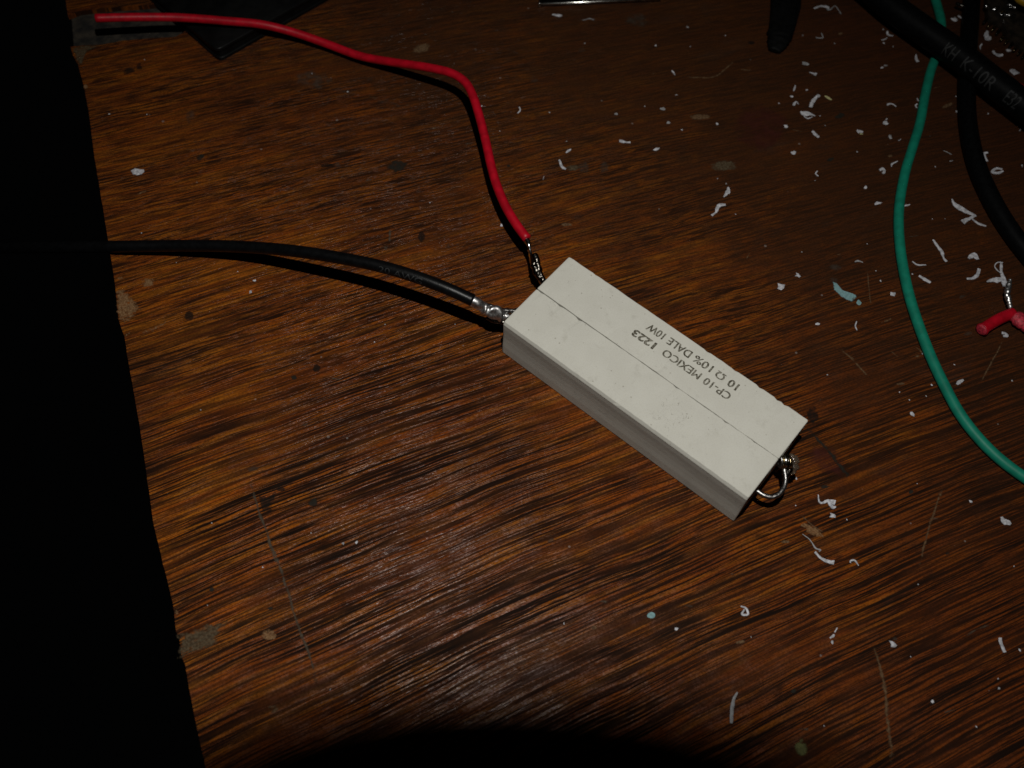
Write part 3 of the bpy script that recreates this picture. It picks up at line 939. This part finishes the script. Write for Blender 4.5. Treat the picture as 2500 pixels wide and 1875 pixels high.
def case_slab(name, z0, z1, r, ins, mat, lip):
    """slab whose near corner is rounded; edges rounded over towards the top"""
    base = []
    A = c0 + (eL + eR) * ins
    steps = 10
    p0, p2 = A + eL * r, A + eR * r
    base.append(A + eL * 75)
    for k in range(steps + 1):
        t = k / steps
        base.append(p0 * (1 - t) ** 2 + A * 2 * t * (1 - t) + p2 * t * t)
    base.append(A + eR * 75)
    base.append(A + eR * 75 + eL * 75)
    cen = sum(base, Vector()) / len(base)
    bm = bmesh.new()
    rings = []
    for f_, z in ((0.0, z0), (0.0, z1 - lip), (lip * 0.3, z1 - lip * 0.3), (lip, z1)):
        rings.append([bm.verts.new((*(p + (cen - p).normalized() * f_).xy, z)) for p in base])
    n = len(base)
    for a, b in zip(rings, rings[1:]):
        for k in range(n): bm.faces.new((a[k], a[(k + 1) % n], b[(k + 1) % n], b[k]))
    bm.faces.new(rings[-1]); bm.faces.new(rings[0][::-1])
    o = bm_obj(name, bm, mat, case, smooth=True)
    try:
        o.data.set_sharp_from_angle(angle=math.radians(50))
    except Exception: pass
    return o


case_slab('base_shell', 0.0, 0.7, 1.6, 0.0, M_BLACKBOX, 0.15)
case_slab('waist', 0.65, 2.45, 1.6, 0.35, M_BLACKBOX, 0.05)
case_slab('top_shell', 2.4, 3.1, 1.6, 0.0, M_BLACKBOX, 0.25)

# bright steel strip at the top edge of the picture
strip = empty('steel_strip')
tag(strip, 'bright polished metal strip at the top edge of the picture', 'metal strip')
s0, s1 = bp(1318, 10, 0.7), bp(1630, -3, 0.7)
sd = (s1 - s0).normalized(); sn = Vector((-sd.y, sd.x, 0))
bm = bmesh.new()
prof = [(0.0, 0.02), (0.0, 0.55), (0.06, 0.74), (0.20, 0.86), (0.40, 0.90), (9.0, 0.90), (9.0, 0.02)]
ends = []
for q in (s0, s0 + sd * 26):
    ends.append([bm.verts.new((*(q + sn * a).xy, z)) for a, z in prof])
for k in range(len(prof)): bm.faces.new((ends[0][k], ends[0][(k + 1) % 7], ends[1][(k + 1) % 7], ends[1][k]))
bm.faces.new(ends[0]); bm.faces.new(ends[1][::-1])
so = bm_obj('blade', bm, M_STEELFLAT, strip, smooth=False)
tube('polished_edge', [s0 + Vector((0, 0, 0.05)) - sn * 0.02, s0 + sd * 13 + Vector((0, 0, 0.05)) - sn * 0.02, s0 + sd * 26 + Vector((0, 0, 0.05)) - sn * 0.02], 0.30, M_STEEL, strip, seg=20)
tube('end_corner', [s0 + sd * -0.05 + sn * -0.05 + Vector((0, 0, -0.4)), s0 + sd * -0.05 + sn * -0.05 + Vector((0, 0, 0.25))], 0.34, M_STEEL, strip, seg=14, round_end=0.9)

# pinched black rubber sleeve
rb = resample(catmull([P3(1925, -60, 1.5), P3(1922, -10, 1.5), P3(1915, 40, 1.45), P3(1905, 80, 1.3), P3(1896, 108, 1.1), P3(1890, 124, 0.9)]), 0.4)
sleeve = tube('rubber_sleeve', rb, lambda s: 3.0 - 0.35 * s - 1.25 * max(0, s - 0.80) / 0.2, M_RUBBER, seg=20, wob=0.28, seed=17, flat=0.42, round_end=0.1)
for v in sleeve.data.vertices: v.co.z = max(v.co.z, 0.02 * MM)
tag(sleeve, 'crumpled black rubber sleeve end left of the thick cable at the top', 'sleeve')

# dark circuit board with pins and shiny joints, top right corner
board = empty('circuit_board')
tag(board, 'dark circuit board with brassy pins and shiny solder joints in the top right corner', 'circuit board')
bpoly = [bp(u, v, 0) for u, v in ((2398, -60), (2404, 52), (2440, 70), (2452, 96), (2478, 116), (2500, 130), (2620, 190), (2660, -60))]
bo = slab('board', bpoly, 1.7, 0.05, M_BOARD, board)
for k in range(11):
    u, v = 2406 + 10.5 * k, 50 + 8.8 * k + (6 if k > 3 else 0)
    q = bp(u, v, 1.0)
    dirp = (bp(u - 8, v + 10, 1.0) - q).normalized()
    tube('pin', [q - dirp * 0.6, q + dirp * 0.3, q + dirp * 1.0], lambda s: 0.36 - 0.12 * s, M_BRASS if k % 3 else M_TARNISH, board, seg=8)
for k, (u, v, u2, v2, r) in enumerate(((2405, 14, 2412, 17, 0.45), (2424, 24, 2437, 18, 0.42), (2440, 33, 2470, 16, 0.22), (2444, 37, 2462, 27, 0.22), (2452, 36, 2478, 38, 0.34), (2470, 16, 2484, 20, 0.40), (2458, 12, 2476, 11, 0.25), (2335, 9, 2362, 18, 0.35))):
    tube('solder_joint' if r > 0.3 else 'component_lead', resample([P3(u, v, 2.3), P3((u + u2) / 2, (v + v2) / 2, 2.6), P3(u2, v2, 2.3)], 0.15), r, M_TIN if k != 7 else M_TARNISH, board, seg=12, wob=0.4 if r > 0.3 else 0.05, seed=40 + k)

# ------------------------------------------------------------------ white shavings and crumbs on the wood
rng = random.Random(11)


def shaving(c, pts, widths, label=None, mat=None, group=None, name='shaving', lift=None):
    mat = mat or M_WHITE
    s = CROPS[c][2]
    if not isinstance(widths, (list, tuple)): widths = [widths * 0.7] + [widths] * (len(pts) - 2) + [widths * 0.6]
    base = [bp(*px(c, *p)) for p in pts]
    anchor = base[len(base) // 2]
    ppm = F_PX / (anchor - CAM).length
    raw = catmull([(b.x, b.y, w / s / ppm) for b, w in zip(base, widths)], 5)
    L = sum((Vector((a.x, a.y)) - Vector((b.x, b.y))).length for a, b in zip(raw, raw[1:]))
    lift = lift if lift is not None else min(0.45, L * 0.10) * rng.uniform(0.2, 1.0)
    th = 0.10
    verts, faces = [], []
    N = len(raw)
    ph = rng.uniform(0, 6)
    for i, r in enumerate(raw):
        a = raw[max(0, i - 1)]; b = raw[min(N - 1, i + 1)]
        t = Vector((b.x - a.x, b.y - a.y, 0)).normalized()
        nrm = Vector((-t.y, t.x, 0))
        q = i / (N - 1)
        z = 0.05 + lift * (2 * q - 1) ** 2 * (0.6 + 0.4 * math.sin(ph + q * 4))
        rag = 1 + 0.30 * mnoise.noise(Vector((r.x, r.y, ph)) * 1.7)
        w = max(0.08, r.z * 1.0)
        p = Vector((r.x, r.y, z))
        tw = 0.22 * math.sin(ph + q * 5)
        eL_ = w / 2 * (rag + 0.30 * mnoise.noise(Vector((r.x * 3.5, r.y * 3.5, ph))))
        eR_ = w / 2 * (rag + 0.30 * mnoise.noise(Vector((r.x * 3.5, r.y * 3.5, ph + 7))))
        zl, zr = (abs(tw) - tw) * w * 0.4, (abs(tw) + tw) * w * 0.4
        verts += [p - nrm * eL_ + Vector((0, 0, zl)), p - nrm * eL_ * 0.88 + Vector((0, 0, zl + th)), p + Vector((0, 0, (zl + zr) / 2 + th * 1.3)),
                  p + nrm * eR_ * 0.88 + Vector((0, 0, zr + th)), p + nrm * eR_ + Vector((0, 0, zr))]
        if i:
            o = (i - 1) * 5
            for k in range(5): faces.append((o + k, o + (k + 1) % 5, o + 5 + (k + 1) % 5, o + 5 + k))
    faces += [(4, 3, 2, 1, 0), tuple(5 * (N - 1) + k for k in range(5))]
    o = mesh_obj(name, verts, faces, mat, smooth=False)
    return o, anchor


def crumb(c, x, y, r, ry=None, rot=0.0, mat=None, name='crumb'):
    mat = mat or M_WHITE
    s = CROPS[c][2]
    cen = bp(*px(c, x, y))
    ppm = F_PX / (cen - CAM).length
    rx = r / s / ppm
    ry_ = (ry or r) / s / ppm
    ph = rng.uniform(0, 99)
    verts, faces = [], []
    n = 8
    ax = Vector((RIGHT.x, RIGHT.y, 0)).normalized(); ay = Vector((DOWN.x, DOWN.y, 0)).normalized()
    hz = min(rx, ry_)
    for lvl, (k, z) in enumerate(((0.95, 0.02), (1.08, 0.30), (0.80, 0.55))):
        for j in range(n):
            a = 2 * math.pi * j / n
            q = k * (0.92 + 0.95 * mnoise.noise(Vector((math.cos(a) * 1.7 + ph, math.sin(a) * 1.7, lvl * 0.25))))
            X, Y = rx * q * math.cos(a), ry_ * q * math.sin(a)
            X, Y = X * math.cos(rot) - Y * math.sin(rot), X * math.sin(rot) + Y * math.cos(rot)
            verts.append(cen + ax * X + ay * Y + Vector((0, 0, z * hz * 0.9)))
    for l in range(2):
        for j in range(n):
            a, b = l * n + j, l * n + (j + 1) % n
            faces.append((a, b, b + n, a + n))
    verts.append(cen + Vector((0, 0, 0.58 * hz)))
    for j in range(n): faces.append((2 * n + j, 2 * n + (j + 1) % n, 3 * n))
    faces.append(tuple(range(n))[::-1])
    return mesh_obj(name, verts, faces, mat, smooth=False), cen


def region(c, x, y):
    u, v = px(c, x, y)
    if u < 1050: return 'on the bare wood in the left half of the picture', 'specks left'
    if v > 1190 and u < 2500: return 'on the wood below the right end of the resistor', 'specks lower right'
    if u > 2290 and v < 300: return 'around the cables in the top right corner', 'specks top right corner'
    if u > 2215: return 'between the green wire and the thin black cable', 'specks right of green wire'
    if u > 1880 and v < 420: return 'in the scatter left of the upper green wire', 'specks left of the upper green wire'
    if v > 420 and u > 1880: return 'between the resistor and the green wire', 'specks between resistor and green wire'
    return 'above the resistor and right of the red wire', 'specks above the resistor'


def CB(c, x, y, r, ry=None, rot=0.0, label=None, mat=None):
    if not label and r / CROPS[c][2] < 1.75: return None            # mere dust: left to the surface
    if not label and r / CROPS[c][2] < 3.2: r, ry = r * 0.85, (ry or r) * rng.uniform(0.45, 0.85)
    o, cen = crumb(c, x, y, r, ry, rot or rng.uniform(-1.5, 1.5), mat or (M_WHITETHIN if not label and rng.random() < 0.4 else None))
    where, grp = region(c, x, y)
    size = r / CROPS[c][2]
    if label: tag(o, label, 'crumb', 'white crumbs and shavings on the table')
    else: tag(o, ('tiny white speck ' if size < 4.2 else 'small white crumb ') + where, 'crumb', ('tiny ' if size < 4.2 else 'small ') + grp)
    return o


def SH(c, pts, w, label=None, mat=None):
    o, cen = shaving(c, pts, w, mat=mat)
    where, grp = region(c, *pts[0])
    if label: tag(o, label, 'shaving', 'white crumbs and shavings on the table')
    else: tag(o, 'short thin white shaving ' + where, 'shaving', 'short shavings ' + grp)
    return o


# above the resistor
SH('D', [(255, 95), (285, 99), (315, 105)], 20, 'white pill-shaped shaving just below the metal strip')
SH('D', [(445, 135), (490, 120), (520, 132)], 6, 'thin grey bent hair near the metal strip', M_WHITETHIN)
for x, y, r in ((460, 275, 6), (1110, 172, 8), (1350, 225, 6), (908, 288, 7), (1128, 295, 8), (1840, 225, 6), (238, 712, 6), (840, 673, 5), (1045, 722, 4), (1075, 822, 7), (345, 895, 6), (1300, 1130, 6), (1355, 1163, 7), (1300, 236, 3), (1575, 230, 4), (1430, 160, 4), (390, 995, 4), (250, 1090, 4), (1690, 655, 5), (1120, 605, 3), (700, 530, 4), (885, 1470, 4), (1415, 1355, 5), (1445, 1548, 4), (1240, 1550, 4), (1832, 1590, 4)): CB('D', x, y, r)
for x, y, r, ry in ((660, 722, 11, 9), (955, 690, 17, 12), (990, 778, 13, 9), (1297, 786, 10, 9), (915, 945, 19, 15), (1855, 405, 19, 12), (1865, 570, 8, 8), (1770, 612, 9, 9), (1732, 800, 12, 12), (1780, 968, 15, 14), (2195, 838, 11, 14)): CB('D', x, y, r, ry, rng.uniform(-0.6, 0.6))
SH('D', [(1010, 450), (1022, 462), (1030, 478)], 9)
SH('D', [(1880, 460), (1905, 467), (1925, 476)], [4, 14, 20], 'white wedge-shaped shaving in the scatter left of the thick cable')
SH('D', [(1910, 58), (1950, 42), (1985, 45), (2005, 58)], [10, 16, 14, 10], 'long ragged white shaving right of the rubber sleeve')
SH('D', [(1990, 66), (2015, 62), (2042, 40), (2062, 62), (2080, 95)], [16, 8, 4, 4, 4], 'fine curled hair beside the ragged shaving', M_WHITETHIN)
SH('D', [(1920, 240), (1930, 243), (1955, 243), (1967, 238), (1955, 218)], 8, 'small open white curl below the ragged shaving', M_WHITETHIN)
SH('D', [(1792, 545), (1787, 562), (1780, 580)], 11)
SH('D', [(1780, 672), (1788, 655), (1797, 646), (1813, 662)], [16, 14, 8, 6], 'tiny white hook-shaped shaving in the scatter')
SH('D', [(1888, 683), (1897, 655), (1915, 630), (1928, 616)], [18, 22, 20, 12], 'white bone-shaped shaving in the scatter left of the green wire')
CB('D', 1935, 610, 13, 11, label='white crumb touching the bone-shaped shaving')
SH('D', [(1978, 610), (2000, 622), (2022, 636)], 13, 'yellowish short shaving in the scatter left of the green wire', M_CREAM)
SH('D', [(1824, 710), (1850, 722), (1885, 724), (1917, 738)], [14, 32, 20, 6], 'wide frayed white flake in the scatter')
SH('D', [(1845, 738), (1870, 752), (1898, 745)], 6, 'fine white fibres under the frayed flake')
SH('D', [(1898, 833), (1918, 852), (1940, 873)], 20, 'straight white splinter left of the green wire bend')
SH('D', [(45, 680), (52, 700), (35, 720)], 9, 'small bent white shaving just right of the red wire')
SH('D', [(678, 896), (700, 898), (725, 903), (748, 905)], [22, 24, 7, 15], 'white dumbbell-shaped shaving above the resistor')
SH('D', [(340, 970), (355, 958), (372, 948)], 13, 'short white chip above the hooked shaving')
SH('D', [(299, 1018), (312, 1050), (325, 1066), (342, 1073)], [12, 18, 18, 10], 'hooked white shaving right of the middle of the red wire')
SH('D', [(1368, 1188), (1367, 1215), (1338, 1250)], [14, 28, 10], 'white curved shaving, upper of two above the resistor')
SH('D', [(1350, 1300), (1312, 1302), (1297, 1325), (1290, 1345), (1262, 1367)], [14, 26, 24, 12, 14], 'white bent shaving, lower of two above the resistor')
SH('D', [(202, 1118), (196, 1138)], 5)
SH('D', [(1032, 604), (1048, 602)], 5)

# right of the resistor
CB('E', 20, 832, 24, 21, 0.2, 'ring-like white crumb right above the resistor')
CB('E', 130, 755, 20, 18, 0.5, 'white three-cornered crumb right above the resistor')
SH('E', [(262, 52), (252, 68), (270, 86)], 9, 'tiny white hook far above the teal paint fleck')
CB('E', 248, 112, 5)
SH('E', [(680, 48), (705, 38), (715, 55), (702, 68)], 20, 'white comma-shaped curl left of the green wire')
CB('E', 588, 160, 12); CB('E', 670, 267, 22, 11, -0.2, 'white oblong crumb left of the green wire'); SH('E', [(850, 287), (868, 282), (886, 280)], 12)
SH('E', [(515, 664), (540, 658), (570, 668)], 11, 'thin white bow-shaped chip above the teal paint fleck', M_WHITETHIN)
SH('E', [(1170, 240), (1195, 282), (1255, 318), (1325, 352)], [6, 26, 30, 18], 'long white shaving, upper arm of a pair near the thin black cable')
SH('E', [(1330, 352), (1290, 372), (1265, 382), (1242, 402)], [16, 20, 24, 34], 'white shaving meeting the long shaving near the thin black cable')
SH('E', [(1308, 376), (1350, 405), (1400, 424)], 14, 'thin white shaving, lower arm of the pair near the thin black cable')
SH('E', [(1043, 516), (1075, 560), (1103, 598), (1114, 640), (1132, 668)], [12, 18, 20, 10, 18], 'long narrow white shaving right of the green wire')
SH('E', [(903, 662), (938, 684), (995, 686)], 9, 'thin bowed white shaving touching the green wire')
SH('E', [(948, 758), (985, 780), (1026, 806)], 22, 'straight thick white shaving right of the green wire')
CB('E', 905, 745, 6)
SH('E', [(1282, 642), (1318, 618), (1345, 652)], [16, 34, 22], 'ragged white crumb above the bent shaving at right')
SH('E', [(1270, 780), (1310, 775), (1342, 752), (1352, 715)], [12, 20, 22, 22], 'bent white shaving left of the bare tinned wire end')
SH('E', [(1405, 800), (1440, 788), (1480, 786), (1522, 778)], [8, 24, 30, 18], 'wide white shaving lying against the bare tinned wire end')
SH('E', [(1502, 668), (1504, 730), (1518, 780), (1527, 835)], [20, 16, 26, 30], 'upright white strip of the tangle by the bare tinned wire end')
SH('E', [(1512, 672), (1480, 668), (1460, 690), (1472, 718), (1500, 750)], 6, 'fine white loop of the tangle by the bare tinned wire end')
SH('E', [(1512, 500), (1538, 500), (1555, 525), (1563, 552)], 18, 'white arch-shaped shaving left of the thin black cable bend')
SH('E', [(1508, 40), (1468, 36), (1442, 58), (1480, 66), (1512, 58)], 16, 'white double curl right of the thin black cable')
CB('E', 770, 880, 20, 13, -0.5, 'white chip shaped like a tooth beside the green wire')
for x, y, r in ((690, 790, 8), (660, 722, 5), (1040, 372, 5), (160, 595, 5), (1578, 1465, 6), (1125, 372, 5), (680, 388, 4), (1060, 20, 6), (350, 1002, 4), (1645, 10, 5), (1190, 1357, 6), (330, 1425, 5), (820, 1540, 5), (1000, 1570, 5), (195, 845, 4), (600, 540, 5)): CB('E', x, y, r)
CB('E', 270, 1081, 14, 8, -0.3)
SH('E', [(527, 1068), (519, 1095), (530, 1128)], 10, 'small pale crescent shaving right of the resistor')
SH('E', [(1505, 1145), (1530, 1148), (1545, 1165), (1515, 1165)], 18, 'curled white crumb below the red offcut')
SH('E', [(1203, 1492), (1222, 1475), (1247, 1460)], 22, 'white stubby shaving touching the right side of the green wire')
CB('E', 1037, 1493, 7, 11); CB('N', 1200, 592, 22, 22, 0.3, 'white crumb between the resistor corner and the green wire')
for x, y, r in ((1090, 398, 8), (1330, 430, 8), (443, 240, 8), (1180, 465, 7), (1300, 50, 10), (2105, 292, 8), (1945, 632, 5), (820, 350, 4), (355, 348, 5), (1585, 150, 8), (1250, 1220, 7), (160, 1172, 15)): CB('N', x, y, r)

# below the right end of the resistor
SH('F', [(703, 80), (711, 122), (735, 125), (760, 115), (800, 128)], [6, 12, 14, 20, 26], 'white angular shaving just below the wire loop of the resistor')
SH('F', [(765, 118), (785, 150), (805, 150)], [20, 26, 10], 'ragged white end of the angular shaving below the resistor')
CB('F', 788, 197, 19, 15, 0.2, 'single white crumb under the angular shaving')
SH('F', [(612, 308), (655, 340), (688, 388), (716, 400), (705, 412)], [4, 6, 8, 8, 7], 'fine white curl, thin tail of the shaving below the resistor', M_WHITETHIN)
SH('F', [(683, 412), (722, 448), (755, 464), (792, 474)], [14, 18, 20, 26], 'curved white shaving below the fine curl')
SH('F', [(888, 476), (892, 462), (915, 460), (938, 490)], 10, 'tiny white arch right of the curved shaving')
SH('F', [(1763, 208), (1778, 232), (1800, 240), (1816, 252)], [14, 28, 28, 14], 'jagged white crumb at the right edge below the green wire')
SH('F', [(255, 725), (285, 735), (298, 770), (262, 772), (275, 745)], 14, 'knotted white curl below the resistor')
SH('F', [(814, 850), (798, 876)], 11); CB('F', 785, 897, 17, 9, -0.4); CB('F', 788, 932, 8)
CB('F', 1138, 947, 17, 15, 0.9, 'lone white crumb left of the long pale scratch')
SH('F', [(1752, 908), (1764, 948), (1782, 992)], [16, 16, 12], 'short upright white shaving near the right edge')
SH('F', [(236, 1223), (214, 1265), (204, 1335), (201, 1402)], [10, 16, 20, 14], 'long slightly bowed white shaving near the bottom of the picture', M_WHITETHIN)
for x, y, r in ((1588, 120, 10), (1750, 1198, 8), (1282, 597, 6), (1838, 492, 5), (1365, 1275, 8), (318, 902, 5), (1745, 1142, 5), (1872, 978, 7), (1240, 1015, 5), (900, 566, 4), (740, 1415, 5), (362, 665, 4), (575, 140, 6), (870, 220, 6), (1228, 602, 4), (1620, 1420, 5)): CB('F', x, y, r)

# scatter left of the upper green wire
CB('G', 1488, 317, 11); SH('G', [(1526, 352), (1536, 376), (1562, 388), (1592, 393)], [14, 22, 18, 10], 'small white boot-shaped shaving left of the thick cable')
SH('G', [(1465, 440), (1500, 430), (1528, 412)], 10); CB('G', 1493, 467, 13)
SH('G', [(1838, 595), (1842, 640), (1860, 672)], [8, 28, 26], 'white shaving with a pointed tip between thick cable and green wire')
CB('G', 1475, 730, 17, 9, -0.3); CB('G', 1515, 708, 19, 9, 0.1)
SH('G', [(1528, 1142), (1550, 1126), (1590, 1130), (1627, 1157)], [22, 14, 12, 8], 'white comma-shaped curl left of the upper green wire')
SH('G', [(1852, 1065), (1858, 1082), (1868, 1098)], 12); SH('G', [(1850, 1128), (1834, 1145), (1850, 1170)], 14)
CB('G', 1505, 1330, 32, 24, -0.2, 'bright white crumb left of the green wire, largest of its scatter'); CB('G', 1526, 1285, 16, 11)
CB('G', 1240, 1425, 24, 18, 0.5, 'white crumb with a yellowish edge left of the green wire'); CB('G', 1250, 1448, 17, 9, 0.2, 'yellowish crumb under the white crumb', M_CREAM)
CB('G', 1565, 1480, 16, 22, 0.2); SH('G', [(1650, 1525), (1675, 1508)], 12)
for x, y, r in ((860, 1357, 11), (1205, 1640, 10), (963, 470, 9), (345, 680, 7), (1780, 858, 5), (1595, 505, 8), (1708, 472, 5), (588, 995, 5), (360, 1115, 8), (685, 1025, 7), (1080, 1405, 7), (1200, 1090, 7), (805, 1252, 10), (685, 432, 7)): CB('G', x, y, r)
SH('H', [(378, 1305), (340, 1322), (318, 1335), (314, 1362)], [8, 16, 18, 10], 'thin white bracket-shaped shaving left of the green wire')
SH('H', [(1290, 1218), (1255, 1225), (1262, 1265), (1283, 1310)], [14, 22, 20, 16], 'white hook-shaped shaving right of the thin black cable')
CB('H', 990, 806, 26, 19, 0.2, 'white crumb at the left side of the thin black cable')
SH('H', [(838, 1198), (880, 1212), (922, 1240)], 6, 'faint grey hair between green wire and thin black cable', M_WHITETHIN)
SH('H', [(905, 1306), (935, 1298)], 9)
for x, y, r in ((755, 1360, 7), (1295, 820, 9), (970, 645, 8), (1290, 850, 6), (780, 635, 6), (510, 470, 5), (1640, 1355, 8)): CB('H', x, y, r)
SH('H', [(1610, 998), (1626, 975)], 11)
# top right corner
CB('I', 1370, 235, 34, 30, 0.9, 'white crumb beside the green wire above the thick cable')
SH('I', [(1405, 195), (1465, 228), (1532, 264)], [16, 22, 26], 'straight white shaving above the thick cable')
SH('I', [(1755, 378), (1745, 430), (1760, 490)], [30, 44, 40], 'thick white flake between thin cable and circuit board')
CB('I', 1785, 460, 18, 26, 0.2)
SH('I', [(1690, 530), (1670, 560), (1675, 590)], 16)
SH('I', [(1822, 618), (1850, 648), (1890, 664), (1936, 668)], [26, 34, 36, 24], 'white banana-shaped shaving above the thick cable print')
CB('I', 2080, 865, 46, 30, 0.3, 'white crumb above the red wire end at the right edge')
CB('I', 2030, 330, 26, 12, -0.5); CB('I', 2005, 600, 26, 18, 0.2); CB('I', 2145, 525, 9)
# left half
CB('J', 660, 1162, 40, 26, 0.1, 'single white flat chip near the free edge of the table')
CB('L', 1577, 136, 10, label='bright white dot on the wood in the lower left half'); CB('L', 1488, 143, 9)
for x, y, r in ((700, 403, 5), (715, 772, 5), (460, 770, 6), (1830, 497, 5), (2070, 620, 8), (1495, 515, 4), (1385, 775, 4)): CB('J', x, y, r)
for x, y, r in ((1692, 590, 10), (1718, 512, 9), (1190, 390, 6), (1355, 1385, 6), (1605, 450, 5), (955, 190, 5)): CB('K', x, y, r)
for x, y, r in ((945, 305, 7), (570, 560, 5), (1400, 1130, 7), (1270, 72, 6), (600, 5, 5)): CB('L', x, y, r)
for u, v, r in ((1177, 259, 2.4), (1225, 550, 4.5), (1220, 320, 1.8), (1111, 792, 2.0), (940, 792, 2.2), (914, 835, 2.0), (1340, 480, 1.6), (905, 510, 2.0), (1050, 495, 2.0), (1377, 1522, 3), (1650, 1536, 4.5)): CB('P', u, v, r)
